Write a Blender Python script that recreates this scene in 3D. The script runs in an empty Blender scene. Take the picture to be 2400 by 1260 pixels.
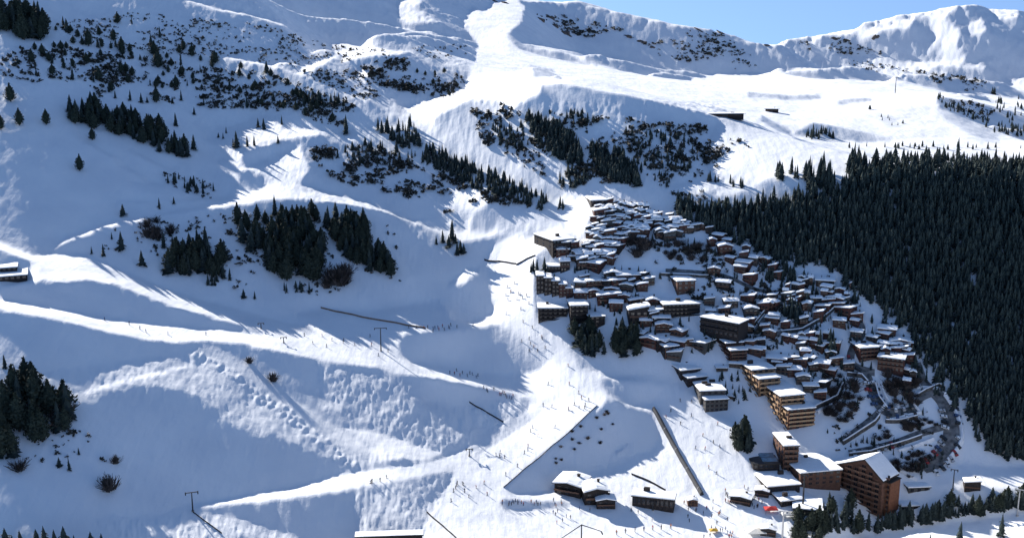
import bpy, bmesh, math, random, zlib
import numpy as np
from mathutils import Vector, Matrix

random.seed(7)
RNG = np.random.default_rng(7)
scene = bpy.context.scene
COL = scene.collection

# ------------------------------------------------------------------ camera
CAM_H = 235.0
F = 2573.0                       # focal length in pixels of the 2400 px wide photograph
PITCH = math.radians(12.5)
CP, SP = math.cos(PITCH), math.sin(PITCH)

def project(x, y, z):
    """world -> photograph pixel"""
    dz = z - CAM_H
    depth = y * CP - dz * SP
    up = y * SP + dz * CP
    return 1200 + F * x / depth, 630 - F * up / depth

def ray(u, v):
    """pixel -> (azimuth, tan of elevation)"""
    a = np.asarray(u, float) - 1200.0
    b = 630.0 - np.asarray(v, float)
    dy = F * CP + b * SP
    dz = -F * SP + b * CP
    return np.arctan2(a, dy), dz / np.sqrt(a * a + dy * dy)

# ------------------------------------------------------------------ sun
SUN_EL = math.radians(26.5)
HX, HY = -0.68, 0.7332            # horizontal direction towards the sun
T = math.tan(math.radians(25.0))     # the relief is shaped for a slightly lower sun, so long tree shadows fit too

# ------------------------------------------------------------------ noise
def vnoise(a, b, seed):
    ia = np.floor(a).astype(np.int64); ib = np.floor(b).astype(np.int64)
    fa = a - ia; fb = b - ib
    fa = fa * fa * fa * (fa * (fa * 6 - 15) + 10); fb = fb * fb * fb * (fb * (fb * 6 - 15) + 10)
    def h(i, j):
        n = (i * 374761393 + j * 668265263 + seed * 1442695041) & 0xFFFFFFFF
        n = ((n ^ (n >> 13)) * 1274126177) & 0xFFFFFFFF
        n = (n ^ (n >> 16)) & 0xFFFFFF
        return n / float(0xFFFFFF) * 2 - 1
    return ((h(ia, ib) * (1 - fa) + h(ia + 1, ib) * fa) * (1 - fb)
            + (h(ia, ib + 1) * (1 - fa) + h(ia + 1, ib + 1) * fa) * fb)

def fbm(a, b, seed, octaves=4, gain=0.5):
    s = 0; amp = 1.0
    for k in range(octaves):
        s = s + amp * vnoise(a * 2 ** k + 17.3 * k, b * 2 ** k - 9.1 * k, seed + k)
        amp *= gain
    return s

# ------------------------------------------------------------------ base relief (control heights)
# visible points: photo column, row, horizontal distance in metres
CTRL = []
def col(u, *vd):
    for v, D in vd: CTRL.append((u, v, D))
def slope_col(u, zb, D0, k, *vs):
    """a column of ground rising k metres per metre of distance"""
    for v in vs:
        te = float(ray(u, v)[1]); CTRL.append((u, v, (CAM_H - zb + k * D0) / (k - te)))
slope_col(0, 40, 430, .24, 1260, 1150, 1000, 900, 735, 600, 500, 400, 300, 200, 100, 0)
slope_col(300, 33, 440, .22, 1260, 1100, 950, 870, 785, 720, 670, 550, 510, 430, 350, 250, 150, 70)
slope_col(600, 25, 455, .22, 1260, 1160, 1050, 950, 850, 790, 700, 600, 490, 450, 400, 340, 290, 200, 160)
slope_col(900, 18, 470, .24, 1260, 1120, 1000, 900, 870, 780, 720, 600, 500, 430, 350, 262)
col(1200, (1260, 470), (1150, 510), (1000, 560), (880, 615), (760, 680), (640, 730), (560, 775), (520, 790), (480, 806), (430, 828), (350, 868), (290, 905), (250, 940))
slope_col(1400, 5, 500, .52, 1260, 1100, 900, 700, 560, 470, 430)
slope_col(1600, 5, 520, .60, 1260, 1050, 900, 750, 600, 500, 430)
slope_col(1850, 5, 520, .60, 1200, 1050, 900, 750, 620, 500, 420, 380)
slope_col(2100, 5, 520, .60, 1150, 1050, 950, 850, 750, 600, 450, 385)
slope_col(2350, 5, 520, .60, 1120, 1050, 900, 700, 500, 380)
slope_col(2500, 5, 520, .60, 1120, 1050, 900, 500, 380)
col(1350, (330, 850), (250, 897), (215, 920))
col(1600, (340, 830), (285, 863))
col(1900, (1275, 462)); col(2200, (1238, 438)); col(2400, (1205, 432)); col(2500, (1190, 428))
# middle distance
col(960, (268, 1030), (240, 1120), (200, 1200), (160, 1270), (120, 1450))
col(700, (110, 1400), (60, 1480), (0, 1600))
col(780, (140, 1380), (100, 1500), (0, 1680))
col(450, (60, 1350), (0, 1470))
col(300, (0, 1450))
col(1000, (60, 1680), (0, 1820), (-40, 1900))
col(1200, (190, 1350), (130, 1600), (70, 1800), (10, 1960), (-15, 2010))
col(1350, (180, 1650), (140, 1950), (110, 2030), (50, 2125), (22, 2170))
col(1600, (250, 1050), (200, 1500), (178, 1900), (120, 1981), (66, 2064))
col(1850, (300, 1050), (250, 1350), (200, 1700), (176, 1950), (140, 2010), (95, 2068))
col(1780, (105, 2064))
col(2100, (325, 1000), (300, 1100), (230, 1500), (185, 2000), (150, 2600), (80, 2730), (45, 2800))
col(2350, (335, 980), (310, 1050), (250, 1400), (200, 1900), (165, 2500), (100, 2650), (20, 2800))
col(2500, (335, 970), (250, 1380), (160, 2500), (20, 2800))
# hidden ground: column, distance, height
HID = [(600, 1230, 180), (450, 1330, 200), (760, 1170, 160), (870, 1080, 140), (300, 1400, 215), (0, 1650, 258), (0, 1900, 300),
       (-200, 430, 30), (-200, 600, 70), (-200, 900, 130), (-200, 1300, 190), (-200, 2000, 260), (-200, 3000, 300), (0, 2500, 320),
       (1350, 1050, 150), (1350, 1300, 156), (1200, 1150, 150),
       (1950, 880, 128), (2100, 880, 128), (2350, 890, 130), (2500, 900, 130),
       (2000, 470, 12), (2100, 478, 12), (2300, 475, 12), (2450, 480, 12), (2000, 495, 8), (2300, 500, 8),
       (1200, 2200, 285), (1350, 2400, 210), (1600, 2300, 170), (1850, 2250, 150), (1000, 2200, 290), (600, 2100, 290), (300, 2100, 310),
       (1780, 2400, 120), (2100, 3100, 240), (2350, 3200, 260), (2500, 3200, 260), (1950, 2700, 190), (1990, 2800, 225),
       (600, 330, 30), (1200, 330, 20), (1800, 330, 20), (2400, 330, 40), (0, 330, 30), (2600, 330, 45),
       (0, 6000, 300), (700, 6000, 220), (1400, 6000, 100), (2000, 6000, 60), (2500, 6000, 80), (1200, 4000, 180), (1700, 4200, 90)]
pts = []; vals = []
for u, v, D in CTRL:
    th, te = ray(u, v)
    pts.append((float(th), math.log(D))); vals.append(CAM_H + D * float(te))
for u, D, z in HID:
    th, te = ray(u, 400)
    pts.append((float(th), math.log(D))); vals.append(z)
pts = np.array(pts); vals = np.array(vals)
scale_r = np.exp(pts[:, 1])
KS = np.array([1.0, 0.75])
def tps_kernel(d2): return d2 * np.log(d2 + 1e-12)
def tps_fit(P, f, reg):
    n = len(P); d2 = ((P[:, None] - P[None]) ** 2).sum(2)
    A = np.zeros((n + 3, n + 3)); A[:n, :n] = tps_kernel(d2) + reg * np.eye(n)
    A[:n, n] = 1; A[:n, n + 1:] = P; A[n, :n] = 1; A[n + 1:, :n] = P.T
    return np.linalg.solve(A, np.concatenate([f, np.zeros(3)]))
W = tps_fit(pts * KS, vals / scale_r, 2e-5)
def base_z(th, lr):
    Q = np.stack([th.ravel() * KS[0], lr.ravel() * KS[1]], 1)
    P = pts * KS; out = np.zeros(len(Q))
    for i in range(0, len(Q), 20000):
        q = Q[i:i + 20000]
        d2 = ((q[:, None] - P[None]) ** 2).sum(2)
        out[i:i + 20000] = tps_kernel(d2) @ W[:len(P)] + W[len(P)] + q @ W[len(P) + 1:]
    return (out.reshape(th.shape)) * np.exp(lr)

# ------------------------------------------------------------------ where the sun reaches the snow
LW, LH = 1320, 660               # half size raster, with a margin of 60 / 15 px
def raster(polys, default=0.0, margin=(120, 30)):
    img = np.full((LH, LW), default, float)
    for val, poly in polys:
        P = (np.array(poly, float) + margin) / 2
        x0, y0 = np.maximum(np.floor(P.min(0)).astype(int), 0); x1, y1 = np.ceil(P.max(0)).astype(int) + 1
        x1 = min(x1, LW); y1 = min(y1, LH)
        if x1 <= x0 or y1 <= y0: continue
        X, Y = np.meshgrid(np.arange(x0, x1) + .5, np.arange(y0, y1) + .5)
        ins = np.zeros(X.shape, bool)
        for k in range(len(P)):
            (ax, ay), (bx, by) = P[k - 1], P[k]
            if ay == by: continue
            c = ((ay > Y) != (by > Y)) & (X < (bx - ax) * (Y - ay) / (by - ay) + ax)
            ins ^= c
        sub = img[y0:y1, x0:x1]; sub[ins] = val
    return img
def blur(img, n):
    for _ in range(n):
        p = np.pad(img, 1, mode='edge')
        img = (p[:-2, 1:-1] + p[2:, 1:-1] + p[1:-1, :-2] + p[1:-1, 2:] + 4 * p[1:-1, 1:-1]) / 8
    return img
def stroke(points, w):
    """thin band along a polyline, as a polygon"""
    P = np.array(points, float); n = len(P)
    d = np.gradient(P, axis=0); d /= np.linalg.norm(d, axis=1)[:, None] + 1e-9
    nn = np.stack([-d[:, 1], d[:, 0]], 1); w = np.broadcast_to(np.array(w, float), (n,))[:, None] / 2
    return [tuple(p) for p in np.concatenate([P + nn * w, (P - nn * w)[::-1]])]

LIT = []
def lit(v, *p): LIT.append((v, list(p)))
def band(v, w, *p): LIT.append((v, stroke(p, w)))
# -- far slopes, top
band(.8, 9, (433, 0), (500, 18), (560, 28), (620, 45), (660, 58))
band(.7, 8, (205, 37), (250, 55))
lit(1, (800, 97), (800, 128), (770, 142), (725, 178), (690, 168), (740, 147), (785, 130), (772, 100))
band(1, 9, (513, 133), (570, 146), (633, 158), (690, 173), (733, 190), (800, 217), (860, 243))
lit(1, (800, 97), (960, 122), (900, 136), (800, 148))
lit(1, (925, 0), (985, 0), (975, 20), (1030, 50), (960, 63), (930, 40))
lit(.7, (985, 112), (1040, 120), (1110, 150), (1095, 180), (1040, 150))
lit(1, (1100, 15), (1130, 25), (1150, 5), (1200, -8), (1228, 12), (1218, 55), (1185, 80), (1210, 97), (1350, 120), (1450, 160), (1520, 178), (1600, 184), (1667, 173), (1933, 173), (2060, 176),
    (2130, 195), (2220, 214), (2400, 260), (2540, 270), (2540, 420), (1900, 420), (1760, 440), (1660, 400), (1640, 350), (1680, 290), (1640, 265), (1560, 245), (1480, 232), (1400, 215), (1330, 205), (1265, 200),
    (1265, 215), (1250, 240), (1190, 268), (1140, 245), (1100, 238), (1060, 255), (1010, 290), (975, 282), (945, 255), (1010, 232), (1085, 205), (1090, 187), (1110, 137), (1117, 102), (1082, 57))
lit(.15, (1180, 84), (1240, 105), (1330, 125), (1400, 148), (1300, 138), (1215, 110))
lit(.45, (1240, 150), (1290, 160), (1320, 185), (1250, 180))
lit(.5, (930, 212), (990, 222), (1000, 240), (950, 235))
lit(.8, (850, 158), (870, 170), (855, 200), (830, 180))
# plateau: soft hollows
band(.5, 12, (1750, 222), (1870, 230), (1920, 226))
band(.5, 10, (1960, 240), (2040, 234))
band(.35, 12, (1780, 275), (1830, 300), (1850, 312))
lit(.2, (1855, 312), (1905, 288), (1960, 300), (1965, 328), (1900, 322))
lit(.35, (1960, 300), (2060, 322), (2090, 335), (1960, 332))
lit(.1, (2130, 170), (2200, 165), (2290, 190), (2320, 215), (2240, 208), (2160, 205))
lit(.15, (2190, 225), (2260, 235), (2330, 255), (2400, 270), (2540, 280), (2540, 330), (2400, 330), (2320, 300), (2250, 275), (2200, 255))
lit(1, (2280, 205), (2400, 225), (2540, 240), (2540, 262), (2400, 256), (2330, 245))
lit(.6, (2200, 260), (2330, 300), (2340, 330), (2280, 320), (2220, 285))
# far right mountain
lit(1, (1993, 82), (2083, 52), (2193, 27), (2183, 44), (2140, 40), (2133, 67), (2067, 70), (2043, 97), (2010, 98))
lit(1, (2193, 27), (2235, 22), (2212, 43), (2252, 77), (2235, 110), (2265, 143), (2217, 147), (2167, 100), (2187, 93), (2173, 53))
lit(1, (2258, 60), (2300, 48), (2312, 75), (2272, 82))
lit(1, (2310, 14), (2385, 14), (2382, 62), (2330, 42))
lit(1, (2008, 138), (2060, 140), (2120, 152), (2220, 150), (2300, 150), (2312, 172), (2200, 165), (2130, 172), (2090, 178), (2060, 160))
lit(.9, (1812, 122), (1830, 128), (1842, 142), (1828, 140))
lit(.8, (1870, 97), (1900, 95), (1950, 120), (1990, 140), (1960, 140), (1905, 115))
lit(.8, (2340, 190), (2400, 175), (2540, 170), (2540, 215), (2400, 215))
# -- knoll and treed spur in the middle
lit(.8, (1030, 445), (1080, 430), (1150, 440), (1140, 490), (1095, 512), (1045, 490))
lit(.8, (800, 310), (840, 318), (855, 340), (810, 335))
lit(.6, (900, 285), (970, 330), (1000, 350), (960, 330))
lit(.45, (930, 400), (1000, 420), (1010, 450), (960, 440))
band(.9, 7, (965, 517), (1010, 522), (1065, 526), (1110, 521))
band(.6, 5, (1070, 535), (1180, 533), (1270, 540))
band(.5, 6, (870, 300), (960, 310), (1060, 360), (1180, 420), (1290, 465))
lit(1, (1280, 470), (1340, 468), (1384, 462), (1402, 495), (1372, 528), (1366, 560), (1330, 540), (1310, 505))
lit(.6, (1560, 440), (1640, 420), (1750, 445), (1700, 470), (1620, 455))
lit(.9, (1900, 452), (1948, 458), (1945, 470), (1905, 468))
# -- left slope, lit benches
band(.9, 10, (190, 332), (220, 345), (262, 372))
band(.7, 12, (285, 392), (330, 418))
band(.7, 8, (300, 355), (380, 395), (420, 405))
lit(1, (482, 328), (505, 300), (570, 293), (600, 270), (645, 274), (662, 300), (742, 308), (748, 318), (700, 332), (640, 342), (585, 357), (562, 372), (575, 395), (640, 368), (700, 350), (725, 398), (700, 432),
    (770, 452), (862, 476), (960, 518), (1010, 535), (1120, 550), (1190, 540), (1160, 560), (1100, 575), (1050, 570), (1000, 540), (940, 515), (862, 492), (720, 474), (600, 476), (520, 490), (390, 510), (240, 540), (112, 592),
    (150, 560), (235, 528), (390, 498), (500, 478), (535, 462), (548, 438), (505, 378), (530, 365))
lit(0, (554, 412), (575, 402), (610, 415), (622, 440), (600, 448), (560, 446))
lit(0, (565, 372), (583, 357), (690, 332), (750, 317), (752, 330), (667, 353), (600, 367), (577, 384))
lit(.6, (300, 424), (400, 430), (430, 460), (350, 462), (320, 450))
band(.8, 7, (265, 478), (380, 474), (520, 470))
# -- pistes
lit(1, (-120, 530), (0, 568), (75, 600), (130, 598), (200, 598), (290, 640), (420, 690), (560, 730), (700, 765), (690, 738), (750, 728), (862, 735), (940, 720), (1030, 708), (1046, 725), (1052, 745),
    (1100, 756), (1150, 740), (1152, 720), (1142, 640), (1135, 605), (1165, 570), (1202, 552), (1235, 562), (1300, 545), (1300, 575), (1255, 600), (1250, 625), (1246, 700), (1256, 750), (1320, 800), (1362, 862), (1430, 886),
    (1500, 880), (1580, 900), (1625, 925), (1650, 965), (1712, 985), (1722, 1030), (1765, 1100), (1850, 1105), (1860, 1130), (1900, 1160), (1960, 1190), (1900, 1275), (990, 1275), (1000, 1200), (1040, 1150), (1062, 1108),
    (1000, 1115), (930, 1128), (800, 1156), (640, 1176), (500, 1192), (450, 1196), (390, 1199), (450, 1185), (667, 1147), (755, 1128), (800, 1112), (900, 1097), (1000, 1085), (1090, 1050), (1150, 1000), (1235, 960), (1238, 945),
    (1200, 930), (1100, 905), (950, 885), (800, 858), (680, 832), (560, 808), (480, 802), (400, 806), (350, 800), (250, 782), (100, 746), (0, 732), (-120, 715),
    (-120, 685), (0, 704), (110, 722), (260, 746), (390, 765), (612, 782), (500, 750), (380, 716), (270, 669), (200, 656), (150, 667), (95, 660), (0, 682), (0, 676), (60, 655), (70, 615), (0, 590), (-120, 560))
lit(0, (1137, 640), (1151, 720), (1147, 737), (1100, 753), (1077, 747), (1050, 717), (1060, 697), (1083, 677), (1112, 652))
lit(1, (1040, 670), (1090, 634), (1130, 633), (1102, 651), (1077, 679))
lit(0, (945, 787), (1030, 779), (1130, 766), (1160, 764), (1200, 796), (1250, 840), (1269, 870), (1240, 878), (1183, 884), (1100, 874), (1033, 861), (960, 848), (930, 815))
lit(0, (1399, 893), (1422, 891), (1510, 906), (1547, 930), (1525, 945), (1490, 953), (1460, 947), (1425, 922))
lit(0, (1422, 934), (1462, 957), (1512, 965), (1532, 990), (1541, 1012), (1538, 1042), (1518, 1062), (1490, 1066), (1440, 1092), (1380, 1108), (1310, 1132), (1285, 1152), (1200, 1156), (1184, 1146), (1260, 1082), (1332, 1028), (1400, 965))
lit(.5, (1440, 1060), (1475, 1035), (1490, 1050), (1460, 1080), (1420, 1095))
lit(.15, (1168, 1174), (1320, 1176), (1332, 1192), (1180, 1196))
# -- half lit snow of the lower slopes
lit(.5, (70, 876), (200, 861), (330, 841), (405, 838), (470, 812), (500, 815), (560, 850), (690, 945), (800, 1015), (900, 1075), (985, 1072), (900, 1092), (800, 1108), (760, 1075), (640, 1020), (600, 1035), (520, 990), (500, 960),
    (430, 920), (350, 905), (270, 925), (220, 965), (160, 940), (120, 905))
lit(0, (250, 930), (330, 912), (425, 925), (505, 975), (520, 995), (600, 1040), (700, 1060), (765, 1085), (745, 1125), (600, 1150), (450, 1175), (200, 1180), (180, 1050), (200, 960))
band(1, 6, (165, 932), (290, 896), (390, 872), (445, 858))
lit(.62, (500, 812), (550, 838), (700, 948), (805, 1014), (890, 1068), (960, 1078), (880, 1090), (780, 1030), (640, 930), (520, 850))
lit(1, (795, 998), (872, 1012), (1000, 1055), (1040, 1060), (1000, 1082), (900, 1080), (860, 1046))
lit(.58, (738, 846), (800, 862), (960, 892), (980, 930), (1000, 946), (1060, 956), (1120, 950), (1165, 942), (1215, 942), (1236, 958), (1150, 1000), (1085, 1048), (1000, 1056), (872, 1012), (795, 995), (745, 950))
lit(.5, (812, 1156), (930, 1128), (1062, 1110), (1040, 1150), (1000, 1200), (990, 1275), (840, 1275))
lit(.55, (215, 1222), (260, 1211), (380, 1206), (450, 1197), (500, 1204), (560, 1217), (680, 1255), (730, 1275), (420, 1275), (290, 1242))
# -- terraces on the piste junction
for k in range(4):
    band(.1, 5, (1075 + 12 * k, 1040 + 9 * k), (1150 + 6 * k, 1002 + 9 * k), (1215 + 9 * k, 962 + 7 * k))
band(.1, 7, (1190, 1142), (1265, 1072), (1335, 1018), (1395, 962))
# -- village ground and right
lit(1, (2185, 1100), (2240, 1086), (2330, 1096), (2400, 1092), (2540, 1090), (2540, 1150), (2300, 1150), (2190, 1140))
lit(1, (1880, 1290), (1960, 1262), (2200, 1228), (2400, 1203), (2540, 1185), (2540, 1290))
lit(.6, (2110, 1172), (2150, 1165), (2150, 1185), (2115, 1190))
band(.9, 7, (1946, 966), (1972, 942), (1979, 905))
band(.9, 6, (2066, 898), (2073, 932), (2094, 954))
LABEL = blur(raster(LIT), 1)
NOSUN = [(1, [(1240, 560), (1400, 460), (1600, 520), (1750, 560), (1960, 620), (2080, 740), (2180, 800), (2270, 960), (2260, 1080), (2150, 1150), (1940, 1160), (1780, 1110), (1730, 1030), (1640, 960), (1580, 900), (1360, 850), (1260, 760)])]
VILLAGE = blur(raster(NOSUN), 2)
def sample(img, u, v):
    x = np.clip((u + 120) / 2 - .5, 0, LW - 1.001); y = np.clip((v + 30) / 2 - .5, 0, LH - 1.001)
    i = x.astype(int); j = y.astype(int); fx = x - i; fy = y - j
    return (img[j, i] * (1 - fx) + img[j, i + 1] * fx) * (1 - fy) + (img[j + 1, i] * (1 - fx) + img[j + 1, i + 1] * fx) * fy

SKYMASK = blur(raster([(1, [(1195, -40), (1210, 2), (1290, 8), (1340, 10), (1400, 22), (1450, 33), (1540, 56), (1600, 65), (1660, 68), (1710, 80), (1760, 100), (1800, 108), (1830, 104), (1880, 88), (1940, 82), (1985, 86), (2083, 48), (2193, 24), (2260, 14), (2310, 12), (2400, 8), (2530, 6), (2530, -40)])]), 1)

# ------------------------------------------------------------------ relief whose slopes face the sun or turn from it
TH0, TH1 = math.radians(-31), math.radians(31)
LR0, LR1 = math.log(300.0), math.log(7000.0)
def make_grid(nt, nr):
    th = np.linspace(TH0, TH1, nt); lr = np.linspace(LR0, LR1, nr)
    return np.meshgrid(th, lr)              # arrays [r, theta]

def visible(Z, LR):
    ang = (Z - CAM_H) / np.exp(LR)
    return ang >= np.maximum.accumulate(ang, axis=0) - 1e-4

def sun_block(Z, TH, LR, steps=44, reach=520.0):
    """how far (m) each place lies under the shadow cast from further up the sun's direction, and where it is cast from"""
    nr, nt = Z.shape; R = np.exp(LR)
    X = R * np.sin(TH); Y = R * np.cos(TH)
    best = np.full(Z.shape, -1e9); arg = np.zeros(Z.shape, int)
    i0 = np.arange(nt)[None].repeat(nr, 0); j0 = np.arange(nr)[:, None].repeat(nt, 1)
    for k in range(1, steps + 1):
        s = reach * (k / steps) ** 2 * (R / 800.0) + 2.0
        x = X + HX * s; y = Y + HY * s
        i = (np.arctan2(x, y) - TH0) / (TH1 - TH0) * (nt - 1); j = (np.log(np.hypot(x, y)) - LR0) / (LR1 - LR0) * (nr - 1)
        ok = (i > 0) & (i < nt - 1.01) & (j < nr - 1.01) & ((np.abs(i - i0) > 1.2) | (np.abs(j - j0) > 1.2))
        i = np.clip(i, 0, nt - 1.01); j = np.clip(j, 0, nr - 1.01)
        a = i.astype(int); b = j.astype(int); fx = i - a; fy = j - b
        z = (Z[b, a] * (1 - fx) + Z[b, a + 1] * fx) * (1 - fy) + (Z[b + 1, a] * (1 - fx) + Z[b + 1, a + 1] * fx) * fy
        d = np.where(ok, z - s * T - Z, -1e9)
        m = d > best
        best[m] = d[m]; arg[m] = (b * nt + a)[m]
    return best, arg

def solve_relief(nt, nr, outer, e_init=None, cg=60, w2=0.12, wsh=150.0, shadow_from=3):
    TH, LR = make_grid(nt, nr); R = np.exp(LR)
    dth = (TH1 - TH0) / (nt - 1); dlr = (LR1 - LR0) / (nr - 1)
    hr = HX * np.sin(TH) + HY * np.cos(TH)       # sun direction along r and along theta
    hs = HX * np.cos(TH) - HY * np.sin(TH)
    Z0 = base_z(TH, LR)
    lam = np.interp(TH, np.radians([-6, 1]), [3.0, 1.0])
    e = np.zeros(TH.shape) if e_init is None else e_init
    def grads(a):                                # physical gradient of r*a : along r, along theta
        gr = np.zeros_like(a); gs = np.zeros_like(a)
        gr[:-1] = (a[1:] - a[:-1]) / dlr + .5 * (a[1:] + a[:-1])
        gs[:, :-1] = (a[:, 1:] - a[:, :-1]) / dth
        return gr, gs
    def grads_t(gr, gs):
        o = np.zeros_like(gr)
        o[1:] += gr[:-1] * (1 / dlr + .5); o[:-1] += gr[:-1] * (-1 / dlr + .5)
        o[:, 1:] += gs[:, :-1] / dth; o[:, :-1] -= gs[:, :-1] / dth
        return o
    b0r, b0s = grads(Z0 / R)
    p0 = hr * b0r + hs * b0s
    for it in range(outer):
        Z = Z0 + R * e
        X = R * np.sin(TH); Y = R * np.cos(TH)
        u, v = project(X, Y, Z)
        vis = visible(Z, LR) & (u > -110) & (u < 2510) & (v > -20) & (v < 1280)
        t = sample(LABEL, u, v)
        lo = np.interp(t, [0, .5, 1], [T + .08, T - .13, -.06])
        hi = np.interp(t, [0, .5, 1], [T + .55, T - .07, T - .36])
        gr, gs = grads(e)
        p = p0 + hr * gr + hs * gs
        tgt = np.where(vis, np.clip(p, lo, hi) - p0, 0)
        high = visible(Z, LR) & (sample(SKYMASK, u, v) > .5) & (v > -400)
        vis &= ~high
        tgt = np.where(vis, tgt, 0)
        w = np.where(vis, 1.0, .02)
        wp = np.zeros_like(e); et = np.zeros_like(e)
        wp[high] = 200.0; et[high] = e[high] - .006
        if it >= shadow_from:
            blk, arg = sun_block(Z, TH, LR)
            bad = vis & (t > .4) & (blk > 0)
            amount = np.minimum(blk[bad], .03 * R[bad]) * 1.05 + .3
            wp[bad] = wsh; et[bad] = e[bad] + .7 * amount / R[bad]
            src = arg[bad]; rr = R.ravel()[src]
            cnt = np.bincount(src, minlength=e.size).astype(float); sm = np.bincount(src, weights=amount / rr, minlength=e.size)
            has = cnt > 0
            f = et.ravel(); q = wp.ravel()
            f[has] = e.ravel()[has] - .6 * sm[has] / cnt[has]; q[has] = wsh * np.minimum(cnt[has], 4)
        def A(a):
            gr, gs = grads(a)
            ph = w * (hr * gr + hs * gs); pp = w2 * (-hs * gr + hr * gs)
            return grads_t(hr * ph - hs * pp, hs * ph + hr * pp) + (lam + wp) * a
        rhs = grads_t(hr * w * tgt, hs * w * tgt) + wp * et
        r = rhs - A(e); d = r.copy(); rs = (r * r).sum()
        for k in range(cg):
            Ad = A(d); al = rs / ((d * Ad).sum() + 1e-30)
            e = e + al * d; r = r - al * Ad; rn = (r * r).sum()
            if rn < 1e-10 * len(r.ravel()): break
            d = r + (rn / rs) * d; rs = rn
    return TH, LR, Z0, e

def resample(a, nt, nr):
    m, n = a.shape
    y = np.linspace(0, m - 1.0001, nr); x = np.linspace(0, n - 1.0001, nt)
    j = y.astype(int); i = x.astype(int); fy = (y - j)[:, None]; fx = (x - i)[None]
    return ((a[j][:, i] * (1 - fx) + a[j][:, i + 1] * fx) * (1 - fy) + (a[j + 1][:, i] * (1 - fx) + a[j + 1][:, i + 1] * fx) * fy)

_, _, _, e = solve_relief(150, 180, 34, cg=100)
_, _, _, e = solve_relief(300, 360, 14, resample(e, 300, 360), cg=80, shadow_from=0)
_, _, _, e = solve_relief(520, 600, 4, resample(e, 520, 600), cg=70, shadow_from=0)
NT, NR = 1000, 1000
TH, LR = make_grid(NT, NR); R = np.exp(LR)
ZG = base_z(TH, LR) + R * resample(e, NT, NR)
XG = R * np.sin(TH); YG = R * np.cos(TH)
UG, VG = project(XG, YG, ZG)
# ------------------------------------------------------------------ small relief: wind crust, moguls, scrub bumps
ROUGH = blur(raster([
    (.5, [(-120, -30), (1100, -30), (1100, 300), (1400, 460), (1250, 470), (900, 500), (700, 470), (560, 400), (480, 330), (200, 330), (-120, 200)]),
    (.6, [(1050, 230), (1700, 240), (1700, 460), (1450, 470), (1250, 420)]),
    (.4, [(1200, -20), (1800, 60), (1900, 170), (1500, 175), (1250, 90)]),
    (.6, [(1800, 70), (2520, -20), (2520, 220), (2000, 172), (1800, 160)]),
    (.8, [(738, 846), (960, 892), (980, 930), (1060, 956), (1215, 942), (1236, 958), (1085, 1048), (1000, 1056), (745, 950)]),
    (.55, [(405, 838), (480, 815), (820, 1060), (985, 1072), (870, 1095), (780, 1080), (520, 990), (430, 920), (160, 940), (70, 876)]),
    (.8, [(812, 1156), (1062, 1110), (990, 1275), (840, 1275)]),
    (.9, [(215, 1222), (500, 1204), (730, 1275), (290, 1275)]),
    (.5, [(200, 560), (1000, 520), (960, 690), (600, 720), (300, 620)]),
    (.12, [(1500, 500), (1900, 560), (2250, 900), (2250, 1080), (2000, 1080), (1800, 900)])], .12), 4)
rough = sample(ROUGH, np.clip(UG, -110, 2510), np.clip(VG, -20, 1280))
rough = np.where((VG < -20) | (VG > 1290), .3, rough)
detail = (.0011 * fbm(TH * 38, LR * 26, 11, 3) * (.4 + .15 * rough)
          + .00042 * fbm(TH * 150, LR * 90, 21, 3, .55) * (.2 + .85 * rough)
          + .00024 * fbm(TH * 420, LR * 210, 31, 2) * rough * 1.9)
ZG = ZG + R * detail
# a double row of ski bumps down the lower left slope, and ridges on the terraced piste edge
def bumps(line, step, rows, amp, rad):
    global ZG
    P = np.array(line, float)
    for a, b in zip(P[:-1], P[1:]):
        n = int(np.hypot(*(b - a)) / step)
        for k in range(n):
            for rr in rows:
                c = a + (b - a) * (k + (.5 if rr > 0 else 0)) / n + np.array([rr, -rr * .4]) + RNG.uniform(-4, 4, 2)
                d2 = ((UG - c[0]) / rad) ** 2 + ((VG - c[1]) / (rad * .62)) ** 2
                m = d2 < 6
                ZG[m] += amp * np.exp(-d2[m]) * RNG.uniform(.3, 1.4)
bumps([(462, 828), (560, 890), (680, 975), (800, 1075), (850, 1105)], 15, (-9, 0, 9), .62, 6)
bumps([(1440, 1075), (1478, 1040)], 9, (-8, 8), .7, 5)
UG, VG = project(XG, YG, ZG)

# ------------------------------------------------------------------ reading the ground
ANG = (ZG - CAM_H) / R
DTH = (TH1 - TH0) / (NT - 1); DLR = (LR1 - LR0) / (NR - 1)
def ground(x, y):
    """height of the snow at a place"""
    r = math.hypot(x, y); th = math.atan2(x, y)
    i = min(max((th - TH0) / DTH, 0), NT - 1.001); j = min(max((math.log(max(r, 1)) - LR0) / DLR, 0), NR - 1.001)
    a, b = int(i), int(j); fx, fy = i - a, j - b
    return float((ZG[b, a] * (1 - fx) + ZG[b, a + 1] * fx) * (1 - fy) + (ZG[b + 1, a] * (1 - fx) + ZG[b + 1, a + 1] * fx) * fy)
def spot(u, v):
    """ground point seen at a photograph pixel; None above the skyline"""
    th, te = ray(u, v); th = float(th); te = float(te)
    i = (th - TH0) / DTH
    if i < 0 or i > NT - 1.001: return None
    a = int(i); fx = i - a
    colm = ANG[:, a] * (1 - fx) + ANG[:, a + 1] * fx
    k = int(np.argmax(colm >= te))
    if k == 0: return None
    f = (te - colm[k - 1]) / (colm[k] - colm[k - 1])
    r = math.exp(LR0 + (k - 1 + f) * DLR)
    x, y = r * math.sin(th), r * math.cos(th)
    return Vector((x, y, CAM_H + r * te))
def px(p):
    """metres per photograph pixel at a point"""
    return (p.y * CP - (p.z - CAM_H) * SP) / F
def drop(u, v):
    p = spot(u, v)
    return p
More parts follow.
